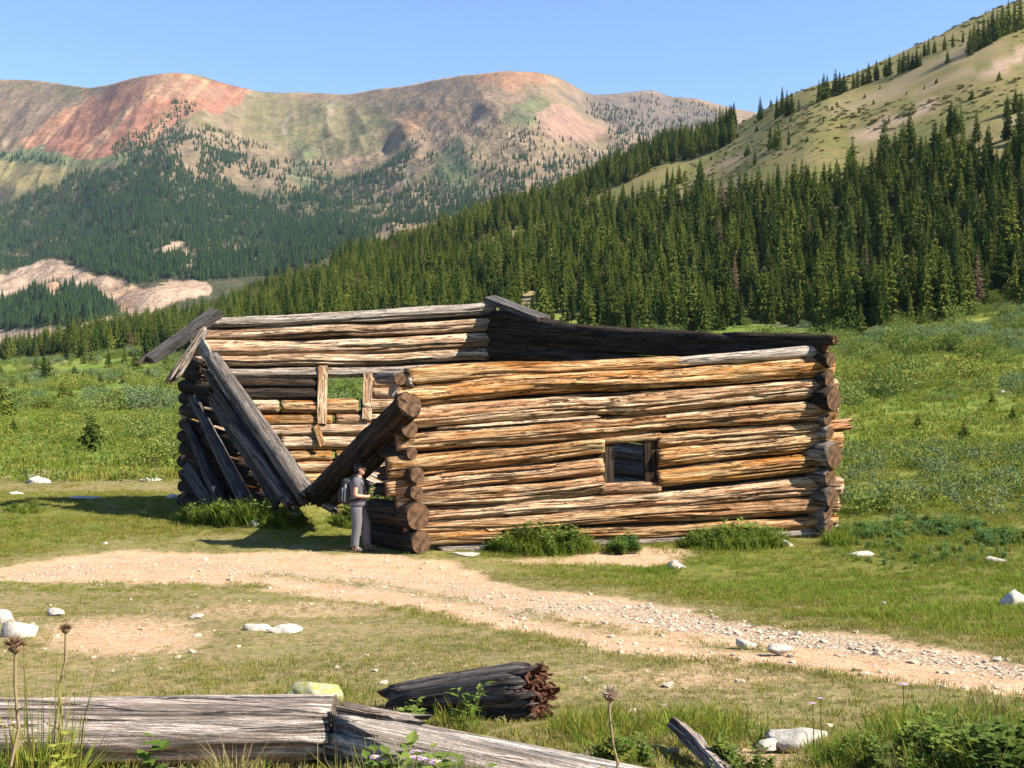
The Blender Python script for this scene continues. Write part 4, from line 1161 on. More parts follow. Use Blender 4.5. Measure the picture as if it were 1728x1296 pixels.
def rock_mesh(seed, mat, sub=3, amp=.7, flat=.62):
    bm = bmesh.new(); bmesh.ops.create_icosphere(bm, subdivisions=sub, radius=1)
    r = np.random.default_rng(seed)
    pl_ = [(Vector(r.normal(0, 1, 3)).normalized(), r.uniform(.5, .82)) for _ in range(14)]
    for v in bm.verts:
        for nrm, d in pl_:
            e = v.co.dot(nrm) - d
            if e > 0: v.co -= nrm * e * .97
        q = v.co * 2.3
        v.co *= 1 + amp * .4 * float(fbm(q.x + seed + q.z * .7, q.y - q.z, seed, 3))
        v.co.z *= flat
    me = bpy.data.meshes.new('rock'); bm.to_mesh(me); bm.free()
    me.materials.append(mat)
    for p_ in me.polygons: p_.use_smooth = sub > 1
    return me
rocks = [  # px, base y, width px, height px, label
    (18, 1076, 66, 36, 'white boulder at the left edge beside the worn grass'), (2, 1052, 44, 28, 'white rock just behind the boulder at the left edge'), (90, 1040, 36, 14, 'small flat white rock right of the left edge boulders'),
    (432, 1064, 56, 15, 'left half of the flat pale rock pair in the worn grass'), (478, 1068, 60, 12, 'right half of the flat pale rock pair in the worn grass'), (330, 1043, 24, 8, 'small pale stone above the dirt patch on the left'),
    (1262, 1093, 44, 14, 'flat grey stone on the near side of the track'), (1318, 1101, 46, 14, 'second flat stone right of the grey one beside the track'), (1712, 1024, 56, 28, 'pale boulder in the grass at the right edge'),
    (1352, 1260, 104, 28, 'big white rock in the lower right foreground weeds'), (1300, 1262, 40, 14, 'low white stone left of the big foreground rock'), (1139, 960, 38, 18, 'white stone on the bare dirt in front of the cabin'),
    (1330, 922, 24, 14, 'white stone at the foot of the cabin near the right corner'), (1454, 938, 42, 10, 'flat white stone in the grass right of the cabin'), (430, 888, 32, 18, 'white rock in the grass before the collapsed wall'),
    (500, 880, 22, 18, 'stone lying at the foot of the slanting grey log'), (474, 884, 20, 16, 'left stone at the foot of the slanting grey log'), (58, 816, 46, 14, 'broad white rock beyond the track far left'), (47, 806, 18, 8, 'small white rock behind the broad one far left'),
    (140, 843, 50, 7, 'long low white rock in the far left grass'), (25, 834, 24, 6, 'low white stone near the left edge beyond the track'), (250, 812, 36, 6, 'pale flat rock left of the cabin corner'), (292, 842, 28, 9, 'pale rock touching the dark cabin corner'),
    (176, 918, 10, 5, 'small pale stone on the left verge of the track'), (1680, 948, 40, 8, 'grey stone group edge in the right hand grass'), (1492, 1020, 14, 7, 'small white stone in the right hand grass'), (1690, 664, 14, 7, 'white boulder in the right willows'), (1630, 722, 12, 6, 'left of two white boulders lower in the right willows'), (1616, 720, 8, 5, 'small white boulder in the right meadow clearing'),
    (37, 682, 12, 4, 'white boulder in the left willow meadow'), (790, 938, 50, 7, 'flat tan stone at the cabin foot left of the tall grass'), (1410, 890, 16, 12, 'white stone tucked under the right cabin corner')]
for k, (px_, py_, w_, h_, lab) in enumerate(rocks):
    g = ground_hit(px_, py_)
    s = w_ * g[1] / F / 2; hz = h_ * g[1] / F
    o = link('rock', rock_mesh(900 + k, M['rock'], 3))
    o.location = (g[0], g[1] + s * .5, g[2] + hz * .10); o.scale = (s * 1.15, s * .85, hz * 1.3); o.rotation_euler = (0, 0, RNG.uniform(-.5, .5))
    tag(o, lab, 'rock', 'scattered pale rocks')
g = ground_hit(526, 1198)
o = link('rock', rock_mesh(950, M['rock_lichen'], 4, .25, .8)); o.location = (g[0], g[1] + .12, g[2] + .03); o.scale = (.175, .15, .175)
tag(o, 'round rock covered in yellow-green lichen behind the foreground log', 'rock')

# pebbles on the track
def scatter_xy(n, y0, y1, umax=.62, power=1.0):
    """random ground points, thinning out with distance"""
    t = RNG.random(n)
    if power == 0: Y = y0 + (y1 - y0) * t
    else:
        a = 2 - power
        Y = (y0 ** a + (y1 ** a - y0 ** a) * t) ** (1 / a) if abs(a) > 1e-6 else y0 * (y1 / y0) ** t
    X = RNG.uniform(-umax, umax, n) * Y
    return X, Y, H(X, Y)
def pebbles():
    X, Y, Z = scatter_xy(90000, 4.5, 30, .56, 1.0)
    dirt, gravel, worn, px, py = masks(X, Y, Z)
    k = RNG.random(len(X)) < np.clip(.30 * gravel + .045 * dirt + .006 * worn, 0, 1)
    X, Y, Z, dirt = X[k], Y[k], Z[k] - .035 * dirt[k], dirt[k]
    n = len(X); s = np.clip(RNG.lognormal(math.log(.017), .5, n), .007, .075)
    rot = np.stack([RNG.uniform(-.3, .3, n), RNG.uniform(-.3, .3, n), RNG.uniform(0, 6.28, n)], -1)
    gn_scatter('gravel', np.stack([X, Y, Z + s * .15], -1), rot, s, RNG.integers(0, 3, n), [rock_mesh(970 + i, M['pebble'], 1, .3, .6) for i in range(3)], 'loose pale gravel strewn over the dirt track', 'gravel')
pebbles()

# ------------------------------------------------------------------ grasses, weeds and willows
M['grass_olive'] = mat_leaf('olive_grass', (.13, .14, .022), (.26, .235, .05), .35, 3)
M['grass_green'] = mat_leaf('green_grass', (.09, .14, .016), (.20, .245, .036), .35, 3)
M['grass_dry'] = mat_leaf('dry_grass', (.20, .17, .07), (.34, .28, .14), .3, 3)
M['grass_blue'] = mat_leaf('blue_green_weed', (.07, .14, .045), (.13, .21, .075), .3, 3)
M['willow'] = mat_leaf('willow_leaves', (.10, .145, .030), (.19, .23, .058), .3, 2)
M['willow_grey'] = mat_leaf('grey_willow_leaves', (.10, .145, .06), (.19, .235, .115), .3, 2)
M['willow_yellow'] = mat_leaf('yellow_willow_leaves', (.14, .17, .03), (.24, .26, .055), .35, 2)
M['weed'] = mat_leaf('weed_leaves', (.075, .125, .022), (.17, .225, .05), .35, 5)
M['weed_dark'] = mat_leaf('dark_weed_leaves', (.05, .085, .02), (.115, .155, .038), .3, 5)
M['weed_yellow'] = mat_leaf('yellow_weed_leaves', (.26, .29, .05), (.42, .42, .10), .35, 5)
M['stalk'] = mat_plain('dry_stalk', (.22, .16, .09), .9, .3, 20)
M['thistle_head'] = mat_plain('thistle_down', (.42, .33, .24), .95, .4, 60)
M['thistle_brown'] = mat_plain('dry_thistle_head', (.17, .10, .06), .95, .5, 60)
M['petal'] = mat_plain('aster_petals', (.52, .33, .60), .8, .15, 20)
M['flower_eye'] = mat_plain('aster_centre', (.6, .42, .05), .8, .2, 20)
M['willow_twig'] = mat_plain('willow_twigs', (.12, .085, .055), .9, .3, 10)

def tuft_mesh(name, seed, n, h, spread, lean, width, mat):
    r = np.random.default_rng(seed); V = []; T = []
    for b in range(n):
        a = r.uniform(0, 6.28); rr = spread * math.sqrt(r.random())
        x, y = rr * math.cos(a), rr * math.sin(a)
        la = a + r.normal(0, .6); ll = lean * r.uniform(.3, 1.2); hh = h * r.uniform(.5, 1.1)
        w = width * r.uniform(.7, 1.3); wa = r.uniform(0, 6.28); wx, wy = w * math.cos(wa) / 2, w * math.sin(wa) / 2
        i = len(V)
        dx, dy = ll * math.cos(la) * hh, ll * math.sin(la) * hh
        V += [(x - wx, y - wy, -.01), (x + wx, y + wy, -.01), (x + dx * .35 - wx * .8, y + dy * .35 - wy * .8, hh * .55), (x + dx * .35 + wx * .8, y + dy * .35 + wy * .8, hh * .55), (x + dx, y + dy, hh * (1 - .25 * ll))]
        T += [(i, i + 1, i + 3), (i, i + 3, i + 2), (i + 2, i + 3, i + 4)]
    return mesh_np(name, V, np.array(T), [mat])

def leaf_blob(name, seed, n, rx, rz, leaf, mat, hollow=.55, lobes=6, elong=1.6):
    """leaves clumped on several overlapping lobes; base at z = 0"""
    r = np.random.default_rng(seed); V = []; T = []
    cs = []
    for k in range(lobes):
        a = r.uniform(0, 6.28); q = rx * .6 * math.sqrt(r.random())
        cs.append((q * math.cos(a), q * math.sin(a), rz * r.uniform(.35, .68), r.uniform(.35, .6)))
    for b in range(n):
        cx, cy, cz, cr = cs[r.integers(0, lobes)]
        d = r.normal(0, 1, 3); d /= np.linalg.norm(d)
        q = cr * (hollow + (1 - hollow) * r.random() ** .6) * r.uniform(.9, 1.12)
        p = np.array([cx + d[0] * q * rx, cy + d[1] * q * rx, cz + d[2] * q * rz])
        if p[2] < .02 * rz: p[2] = r.uniform(.02, .2) * rz
        t1 = r.normal(0, 1, 3) + np.array([0, 0, .8]) + d * .5; t1 /= np.linalg.norm(t1)
        t2 = np.cross(t1, r.normal(0, 1, 3)); t2 /= np.linalg.norm(t2)
        L = leaf * r.uniform(.6, 1.4); w = L / elong
        i = len(V)
        V += [tuple(p - t1 * L * .5), tuple(p + t2 * w * .5), tuple(p + t1 * L * .5), tuple(p - t2 * w * .5)]
        T += [(i, i + 1, i + 2), (i, i + 2, i + 3)]
    return mesh_np(name, V, np.array(T), [mat])

def broad_mesh(name, seed, stems, h, leaf, mat, elong=3.0):
    """upright leafy weed"""
    r = np.random.default_rng(seed); V = []; T = []
    for s in range(stems):
        a = r.uniform(0, 6.28); ln = r.uniform(.05, .4); hh = h * r.uniform(.55, 1.1); bx, by = r.normal(0, h * .12, 2)
        nlv = int(9 + hh * 22)
        for k in range(nlv):
            f = (k + .6) / nlv
            c = np.array([bx + ln * hh * f * f * math.cos(a), by + ln * hh * f * f * math.sin(a), hh * f])
            b = k * 2.4 + r.normal(0, .3); d = np.array([math.cos(b), math.sin(b), r.uniform(.1, .7)])
            L = leaf * r.uniform(.6, 1.25) * (1.1 - .5 * f); side = np.array([-math.sin(b), math.cos(b), 0]) * L / elong
            i = len(V); droop = np.array([0, 0, -L * .18])
            V += [tuple(c), tuple(c + d * L * .45 + side), tuple(c + d * L + droop), tuple(c + d * L * .45 - side)]
            T += [(i, i + 1, i + 2), (i, i + 2, i + 3)]
        i = len(V); w = .004
        e = (bx + ln * hh * math.cos(a), by + ln * hh * math.sin(a), hh)
        V += [(bx - w, by, -.01), (bx + w, by, -.01), e]; T += [(i, i + 1, i + 2)]
    return mesh_np(name, V, np.array(T), [mat])

def rots(n, tilt=.12):
    return np.stack([RNG.normal(0, tilt, n), RNG.normal(0, tilt, n), RNG.uniform(0, 6.28, n)], -1)

# floor of the cabin, kept clear of meadow plants
def in_cabin(X, Y, m=0.0):
    c = [(FL.x, FL.y), (FR.x, FR.y), (BR.x, BR.y), (BL.x, BL.y)]
    return inpoly(X, Y, c)

def turf():
    X, Y, Z = scatter_xy(200000, 4.0, 50, .78, 1.15)
    dirt, gravel, worn, px, py = masks(X, Y, Z)
    n1 = fbm(X * .6, Y * .6, 111, 3); n2 = fbm(X * .15, Y * .15, 112, 3)
    keep = RNG.random(len(X)) < np.clip((1 - 1.15 * dirt) * (1 - .35 * worn) * (.75 + n1), 0, 1) ** 1.2
    inside = inpoly(X, Y, [(FL.x, FL.y + .3), (FR.x, FR.y + .3), (BR.x, BR.y), (BL.x, BL.y)])
    keep &= ~(inside & (RNG.random(len(X)) < .6))
    X, Y, Z, worn, n1, n2, py, px = [a[keep] for a in (X, Y, Z, worn, n1, n2, py, px)]
    n = len(X)
    q = RNG.random(n)
    green = np.clip(.35 + n2 * 1.2 - worn * .6 + .25 * sstep(950, 880, py) + .25 * (px > 1200) * (py < 1080), .05, .95)
    idx = np.where(q < green * .75, 1, 0)
    idx = np.where((RNG.random(n) < .16 + .38 * worn), 2, idx) + 3 * RNG.integers(0, 2, n)
    s = RNG.uniform(.45, 1.0, n) * (1 - .5 * worn) * (1 + .5 * np.clip(n1, 0, 1)) * (1 + .35 * sstep(12, 35, Y))
    pr = []
    for v in range(2):
        for m_, hh in (('grass_olive', .07), ('grass_green', .085), ('grass_dry', .065)):
            pr.append(tuft_mesh('turf_tuft', 1200 + len(pr), 20, hh, .095, 1.1, .0065, M[m_]))
    gn_scatter('turf_grass', np.stack([X, Y, Z], -1), rots(n), s, idx, pr, 'short olive turf grass around the cabin and track', 'grass')
turf()

def tall_grass():
    P_ = []; I_ = []; S_ = []
    def patch(cx, cy, rx, ry, n, kinds, s0, s1, world=False):
        g = 0
        for _ in range(n):
            a = RNG.uniform(0, 6.28); q = math.sqrt(RNG.random())
            px_, py_ = cx + rx * q * math.cos(a), cy + ry * q * math.sin(a)
            h_ = ground_hit(px_, py_, 3.4 if py_ > 1100 else 6)
            P_.append(h_); I_.append(RNG.choice(kinds)); S_.append(RNG.uniform(s0, s1) * (1.1 - .55 * q ** 3) * RNG.choice([.6, 1, 1]))
    # 0 tall green 1 tall olive 2 lush broad blades 3 dry stalks 4 leafy weed 5 dark weed 6 blue-green weed
    patch(915, 928, 95, 10, 300, [0, 2, 2, 4], 1.3, 2.4)
    patch(1055, 928, 28, 6, 60, [2, 4, 6], 1.0, 1.7)
    patch(1240, 920, 95, 10, 300, [0, 2, 2, 4], 1.2, 2.2)
    patch(1415, 918, 26, 7, 70, [0, 2], 1.0, 1.8)
    patch(1105, 965, 60, 8, 70, [0, 1, 2], .5, .9)
    patch(390, 880, 100, 9, 280, [0, 2, 4], 1.2, 2.3)
    patch(480, 886, 50, 9, 100, [0, 2, 4], .8, 1.5)
    patch(615, 880, 60, 14, 150, [4, 2, 4], .9, 1.7)
    patch(40, 862, 36, 7, 70, [2, 4], .6, 1.0)
    patch(700, 932, 30, 4, 30, [0, 2], .4, .7)
    patch(1570, 925, 170, 40, 500, [0, 1, 2, 6], .5, 1.0)
    patch(1570, 892, 100, 16, 120, [6, 6, 4], .9, 1.5)
    patch(1690, 912, 50, 14, 80, [6, 4], .8, 1.3)
    patch(1450, 900, 50, 14, 90, [6, 4, 2], .7, 1.2)
    # the foreground bank
    patch(1600, 1275, 170, 60, 420, [0, 1, 0, 1, 2, 1, 3], .5, .9)
    patch(1660, 1260, 110, 55, 120, [0, 1, 0, 3], .6, 1.0)
    patch(1180, 1235, 120, 30, 150, [0, 1, 2], .3, .65)
    patch(1240, 1310, 70, 18, 30, [5, 4, 1], .35, .6)
    patch(1600, 1300, 150, 26, 60, [4, 5, 4], .6, .95)
    patch(1040, 1290, 70, 14, 30, [0, 1, 4], .4, .7)
    patch(1420, 1280, 70, 25, 60, [0, 1, 4], .35, .7)
    patch(1060, 932, 330, 5, 90, [0, 1, 2], .5, 1.1)
    patch(1010, 1235, 90, 30, 110, [0, 1, 2, 1], .35, .65)
    patch(790, 1225, 60, 18, 20, [0, 1], .4, .8)
    patch(50, 1400, 120, 34, 260, [0, 1, 0, 1, 2], .8, 1.4)
    patch(330, 1400, 220, 20, 80, [1, 3, 0], .7, 1.1)
    patch(700, 1400, 200, 25, 120, [1, 3, 0, 3, 4], .75, 1.2)
    patch(560, 1175, 120, 14, 40, [0, 1], .3, .6)
    patch(1780, 1330, 200, 60, 160, [0, 1, 5], .7, 1.2); patch(-200, 1290, 200, 60, 150, [0, 1, 5], .6, 1.1)
    pr = [tuft_mesh('tall_tuft', 1301, 16, .26, .07, .55, .007, M['grass_green']), tuft_mesh('tall_tuft', 1302, 16, .24, .07, .6, .006, M['grass_olive']), tuft_mesh('tall_tuft', 1303, 14, .22, .09, .7, .014, M['grass_green']),
          tuft_mesh('tall_tuft', 1304, 9, .3, .06, .35, .004, M['grass_dry']), broad_mesh('leafy_weed', 1305, 5, .22, .075, M['weed']), broad_mesh('leafy_weed', 1306, 5, .2, .065, M['weed_dark'], 1.8), broad_mesh('leafy_weed', 1307, 6, .24, .08, M['grass_blue'])]
    n = len(P_)
    gn_scatter('tall_grass_and_weeds', np.array(P_), rots(n, .1), np.array(S_), np.array(I_), pr, 'tall green grass and weeds in clumps at the cabin foot and foreground', 'grass')
tall_grass()

def willows():
    ms = [leaf_blob('willow_%d' % i, 1400 + i, 640, 1.0, 1.0, .095, M[m_], .5, 7) for i, m_ in enumerate(['willow', 'willow', 'willow_grey', 'willow_grey', 'willow_yellow', 'willow'])]
    ms.append(leaf_blob('low_willow', 1410, 520, 1.0, .5, .10, M['willow'], .4, 8))
    X, Y, Z = scatter_xy(21000, 44, 420, .62, .62)
    px, py = proj(X, Y, Z)
    n1 = fbm(X * .045, Y * .045, 121, 4); n2 = fbm(X * .15, Y * .15, 122, 3)
    dens = np.clip(.50 + 1.7 * n1 + .7 * n2, .04, 1)
    dens *= np.where(px < 330, sstep(795, 770, py), sstep(890, 872, py))
    # grassy lanes on the right-hand slope
    lane = np.exp(-((py - 690 + .12 * (px - 1600)) / 34) ** 2) * sstep(1540, 1610, px) + np.exp(-((py - 755 + .25 * (px - 1500)) / 12) ** 2) * sstep(1500, 1560, px)
    dens *= 1 - .92 * np.clip(lane, 0, 1)
    dens *= py > pl(px, LOWB) - 4
    clearing = (py < 572) & (px > 1150) & (px < 1400)
    dens[clearing] = .02
    hid = (px > 420) & (px < 1380) & (py > 640)
    k = (RNG.random(len(X)) < dens) & ~(hid & (Y < 60)) & ~in_cabin(X, Y)
    for i in range(single_start, single_start + len(singles)):      # keep the free-standing young spruces in the open
        if tbase[i] > 640: k &= ~((np.abs(px - tpx[i]) < size[i] * .3 + 1.4 * F / Y) & (Y < trees[i][1] + 1.5) & (py - 1.5 * F / Y < tbase[i] - .25 * size[i]))
    X, Y, Z, n1, n2, px, py = [a[k] for a in (X, Y, Z, n1, n2, px, py)]
    n = len(X)
    h = np.clip(RNG.lognormal(math.log(1.2), .42, n), .5, 2.5) * (.8 + .3 * sstep(60, 200, Y))
    w = h * RNG.uniform(.8, 1.45, n)
    h = np.where((px < 330) & (Y < 110), h * .72, h); w = np.where((px < 330) & (Y < 110), w * .8, w)
    tone = fbm(X * .03, Y * .03, 125, 3) + RNG.normal(0, .25, n)
    idx = np.where(tone > .22, RNG.integers(2, 4, n), np.where(tone < -.42, 4, RNG.integers(0, 2, n)))
    idx = np.where(RNG.random(n) < .18, 6, idx)
    # the largest on screen stand as bushes of their own
    big = h * F / Y
    inf = (px > -5) & (px < 1733) & ~((px > 420) & (px < 1400))
    sel = np.argsort(-np.where(inf, big, 0))[:70]
    names = {}
    for i in sel:
        e = empty('willow_bush', (X[i], Y[i], Z[i] - .05), float(RNG.uniform(0, 6.28))); e.scale = (w[i], w[i], h[i])
        c = ['green', 'green', 'grey-green', 'grey-green', 'yellow-green', 'green', 'low green'][idx[i]]
        sd = 'left of the cabin beyond the grass' if px[i] < 600 else 'right of the cabin in the near thicket'
        tag(e, '%s willow bush %s' % (c, sd), 'bush', '%s willow bushes %s' % (c, sd))
        link('foliage', ms[idx[i]], e); link('stems', TWIGS, e)
    rest_ = np.ones(n, bool); rest_[sel] = False
    a = RNG.uniform(0, 6.28, n)
    gn_scatter('willow_thicket', np.stack([X, Y, Z - .05], -1)[rest_], np.stack([0 * a, 0 * a, a], -1)[rest_], np.stack([w, w, h], -1)[rest_], idx[rest_], ms, 'low green willow thicket covering the valley floor', 'thicket')
    # herbs and dwarf willow right of the cabin, nearer than the thicket
    X, Y, Z = scatter_xy(5200, 29, 47, .62, .8)
    px, py = proj(X, Y, Z)
    k = (px > 1405 + 40 * fbm(X * .3, Y * .3, 131, 2)) & (RNG.random(len(X)) < np.clip(.75 + fbm(X * .25, Y * .25, 132, 3) * 1.2, 0, 1) * sstep(905, 870, py))
    X, Y, Z = X[k], Y[k], Z[k]; n = len(X)
    pr = [leaf_blob('herb_a', 1511, 130, .5, .42, .07, M['willow'], .3, 4), leaf_blob('herb_b', 1512, 130, .5, .42, .07, M['willow_grey'], .3, 4), leaf_blob('herb_c', 1513, 110, .45, .36, .06, M['willow_yellow'], .3, 4), tuft_mesh('herb_d', 1514, 26, .3, .2, .6, .014, M['grass_green'])]
    gn_scatter('dwarf_willow_cover', np.stack([X, Y, Z - .02], -1), rots(n, .08), RNG.uniform(.6, 1.35, n), RNG.integers(0, 4, n), pr, 'low leafy ground cover right of the cabin', 'ground cover')
    # tall meadow grass between the bushes
    X, Y, Z = scatter_xy(26000, 40, 190, .6, 1.0)
    px, py = proj(X, Y, Z)
    k = ~((px > 430) & (px < 1370) & (Y < 60)) & ~in_cabin(X, Y)
    X, Y, Z = X[k], Y[k], Z[k]; n = len(X)
    pr = [tuft_mesh('meadow_tuft', 1501, 26, .22, .22, .6, .02, M['grass_green']), tuft_mesh('meadow_tuft', 1502, 26, .22, .22, .6, .02, M['grass_olive']), leaf_blob('meadow_herb', 1503, 40, .35, .22, .07, M['willow'], .3, 3)]
    gn_scatter('meadow_grass', np.stack([X, Y, Z], -1), rots(n), RNG.uniform(.8, 1.9, n), RNG.integers(0, 3, n), pr, 'long meadow grass between the willows', 'grass')
def twig_mesh():
    r = np.random.default_rng(77); V = []; T = []
    for k in range(14):
        a = r.uniform(0, 6.28); l = r.uniform(.3, .75); w = .014
        i = len(V); e = np.array([l * math.cos(a), l * math.sin(a), r.uniform(.5, .9)]); b = np.array([.08 * math.cos(a), .08 * math.sin(a), -.04])
        V += [tuple(b + (w, 0, 0)), tuple(b + (-w, 0, 0)), tuple(b + (0, w, 0)), tuple(e)]
        T += [(i, i + 1, i + 3), (i + 1, i + 2, i + 3), (i + 2, i, i + 3)]
    return mesh_np('willow_stems', V, np.array(T), [M['willow_twig']])
TWIGS = twig_mesh()
willows()

# ------------------------------------------------------------------ single plants in the foreground
def tube(V, T, p0, p1, r0, r1, n=6):
    p0 = np.array(p0, float); p1 = np.array(p1, float); d = p1 - p0; d /= np.linalg.norm(d)
    u = np.cross(d, [.31, .9, .2]); u /= np.linalg.norm(u); v = np.cross(d, u)
    i = len(V)
    for p, r in ((p0, r0), (p1, r1)):
        for k in range(n):
            a = 6.283 * k / n; V.append(tuple(p + r * (math.cos(a) * u + math.sin(a) * v)))
    for k in range(n):
        a, b = i + k, i + (k + 1) % n
        T.append((a, b, b + n)); T.append((a, b + n, a + n))
def thistle(px_, py_top, base, d, head_px, fluffy, label):
    top_ = P(px_, py_top, d); g = float(H(top_.x, d)); hh = top_.z - g
    e = empty('thistle', (top_.x, d, g)); tag(e, label, 'thistle', 'foreground thistles')
    V = []; T = []; r = np.random.default_rng(int(px_))
    pts = [np.array([r.normal(0, .012) + base * (1 - f), r.normal(0, .01), hh * f]) for f in np.linspace(0, 1, 7)]; pts[-1] = np.array([0, 0, hh])
    for a, b in zip(pts[:-1], pts[1:]): tube(V, T, a, b, .0055, .0045)
    link('stem', mesh_np('stem', V, np.array(T), [M['stalk']], None, True), e)
    V = []; T = []
    for k in range(9):                                  # jagged spiny leaves
        f = .1 + .08 * k; j = int(f * 6); c = pts[j] + (pts[j + 1] - pts[j]) * (f * 6 - j)
        b = k * 2.3; dr = np.array([math.cos(b), math.sin(b), .45]); sd = np.array([-math.sin(b), math.cos(b), 0]); L = r.uniform(.05, .10) * (1.3 - f)
        for m in range(5):
            q0 = c + dr * L * m / 5; q1 = c + dr * L * (m + 1) / 5; w = L * .22 * (1.1 - m / 5)
            for sg in (-1, 1):
                i = len(V); V += [tuple(q0), tuple(q1), tuple((q0 + q1) / 2 + sg * sd * w * 1.6 + dr * L * .05)]; T.append((i, i + 1, i + 2))
    link('leaves', mesh_np('leaves', V, np.array(T), [M['grass_olive'] if fluffy else M['stalk']]), e)
    R = head_px * d / F / 2
    V = []; T = []
    for k in range(240):
        dv = r.normal(0, 1, 3); dv[2] = abs(dv[2]) * .9 + (-.25 if fluffy else .05); dv /= np.linalg.norm(dv)
        L = R * r.uniform(.7, 1.1); sd = np.cross(dv, r.normal(0, 1, 3)); sd /= np.linalg.norm(sd); sd *= R * (.05 if fluffy else .08)
        o0 = np.array([0, 0, hh]); i = len(V); V += [tuple(o0 + sd + dv * L * .2), tuple(o0 - sd + dv * L * .2), tuple(o0 + dv * L)]; T.append((i, i + 1, i + 2))
    hd = link('flower_head', mesh_np('flower_head', V, np.array(T), [M['thistle_head'] if fluffy else M['thistle_brown']]), e)
    bm = bmesh.new(); bmesh.ops.create_icosphere(bm, subdivisions=2, radius=R * .55, matrix=Matrix.Translation((0, 0, hh - R * .1)) @ Matrix.Diagonal((1, 1, .85, 1)))
    me = bpy.data.meshes.new('bracts'); bm.to_mesh(me); bm.free(); me.materials.append(M['thistle_brown'])
    link('bracts', me, hd)
thistle(26, 1090, -.03, 3.6, 44, False, 'dry brown thistle at the left edge of the foreground')
thistle(111, 1062, -.04, 4.3, 26, False, 'thin dry thistle with a small head right of the edge one')
thistle(1030, 1172, .0, 4.4, 42, True, 'fluffy pale seeding thistle in the right foreground grass')

def aster(px_, py_, d, rp, label):
    c = P(px_, py_, d); g = float(H(c.x, d)); hh = max(.08, c.z - g)
    e = empty('aster_flower', (c.x, d, c.z - hh)); tag(e, label, 'flower', 'purple asters')
    V = []; T = []; tube(V, T, (0.01, 0, -.01), (0, 0, hh), .003, .002, 5)
    link('stem', mesh_np('stem', V, np.array(T), [M['weed']]), e)
    R = rp * d / F; V = []; T = []
    for k in range(18):
        a = 6.283 * k / 18; q = a + .12; i = len(V); z = hh + .002 + R * .12
        V += [(0, -.0, hh), (R * math.cos(a), R * math.sin(a) - R * .1, z), (R * math.cos(q + .12), R * math.sin(q + .12) - R * .1, z), (R * .4 * math.cos(q + .3), R * .4 * math.sin(q + .3), hh + .004)]
        T += [(i, i + 1, i + 2), (i, i + 2, i + 3)]
    hd = link('petals', mesh_np('petals', V, np.array(T), [M['petal']]), e); hd.rotation_euler = (.0, 0, 0)
    bm = bmesh.new(); bmesh.ops.create_icosphere(bm, subdivisions=2, radius=R * .3, matrix=Matrix.Translation((0, 0, hh + R * .1)))
    me = bpy.data.meshes.new('flower_centre'); bm.to_mesh(me); bm.free(); me.materials.append(M['flower_eye']); link('flower_centre', me, e)
for (a, b, d, r_, lab) in [(632, 1279, 4.2, 11, 'purple aster leftmost in the group before the pale log'), (690, 1279, 4.25, 13, 'lilac aster in the middle of the group before the pale log'), (702, 1270, 4.3, 9, 'higher pink aster in the group before the pale log'), (714, 1282, 4.2, 9, 'small pink aster right of the middle one before the pale log'),
                           (736, 1288, 4.15, 12, 'pale lilac aster rightmost in the group before the pale log'), (22, 1221, 4.0, 8, 'pink aster among the weeds at the left edge'), (1524, 1156, 5.4, 8, 'pale aster in the tall grass near the track on the right'), (1371, 1188, 5.1, 6, 'white aster left of the tall grass on the right'), (1384, 1179, 5.15, 5, 'smaller white aster beside another left of the tall grass')]:
    aster(a, b, d, r_, lab)

def clump(name, px_, py_, mesh, s, label, cat, part='blades'):
    g = ground_hit(px_, py_, 3.3); e = empty(name, g, float(RNG.uniform(0, 6))); e.scale = (s, s, s)
    tag(e, label, cat); link(part, mesh, e)
clump('grass_tussock', 397, 1352, tuft_mesh('tussock', 1601, 130, .25, .05, .75, .0045, M['grass_dry']), 1.0, 'dry tussock of fine grass in front of the grey foreground log', 'grass')
def reed(seed, n, h): return tuft_mesh('grass_stalks', seed, n, h, .12, .16, .0065, M['grass_olive'])
clump('tall_grass_stalks', 66, 1400, reed(1602, 80, .62), 1.0, 'tall thin grass stalks rising before the left end of the foreground log', 'grass')
clump('tall_grass_stalks', 560, 1360, tuft_mesh('dry_stalks', 1603, 12, .36, .16, .25, .004, M['grass_dry']), 1.0, 'sparse dry stalks where the two foreground logs meet', 'grass')
clump('leafy_weed', 790, 1232, broad_mesh('tall_weed', 1604, 3, .29, .10, M['weed'], 6.0), 1.0, 'tall narrow-leaved green weed in front of the dark broken log', 'weed', 'leaves')
clump('leafy_weed', 690, 1222, broad_mesh('low_weed', 1605, 5, .14, .07, M['weed'], 2.0), 1.0, 'low green weed left of the dark broken log', 'weed', 'leaves')
clump('leafy_weed', 95, 1410, broad_mesh('yellow_weed', 1606, 7, .20, .05, M['weed_yellow'], 2.2), 1.6, 'pale yellow leafy weed at the bottom left corner', 'weed', 'leaves')
clump('leafy_weed', 255, 1400, broad_mesh('pale_weed', 1607, 6, .15, .045, M['weed'], 2.4), 1.9, 'pale green weed sprouting below the grey log', 'weed', 'leaves')
clump('leafy_weed', 770, 1390, broad_mesh('round_weed', 1608, 6, .17, .04, M['weed'], 1.5), 1.7, 'broad-leaved green weed in front of the pale log', 'weed', 'leaves')
clump('leafy_weed', 1215, 1300, broad_mesh('round_weed', 1609, 8, .15, .045, M['weed'], 1.5), .9, 'broad-leaved weed beside the short board at bottom right', 'weed', 'leaves')
clump('leafy_weed', 1690, 1330, broad_mesh('round_weed', 1610, 8, .16, .04, M['weed'], 1.6), .9, 'broad-leaved weed at the bottom right corner', 'weed', 'leaves')
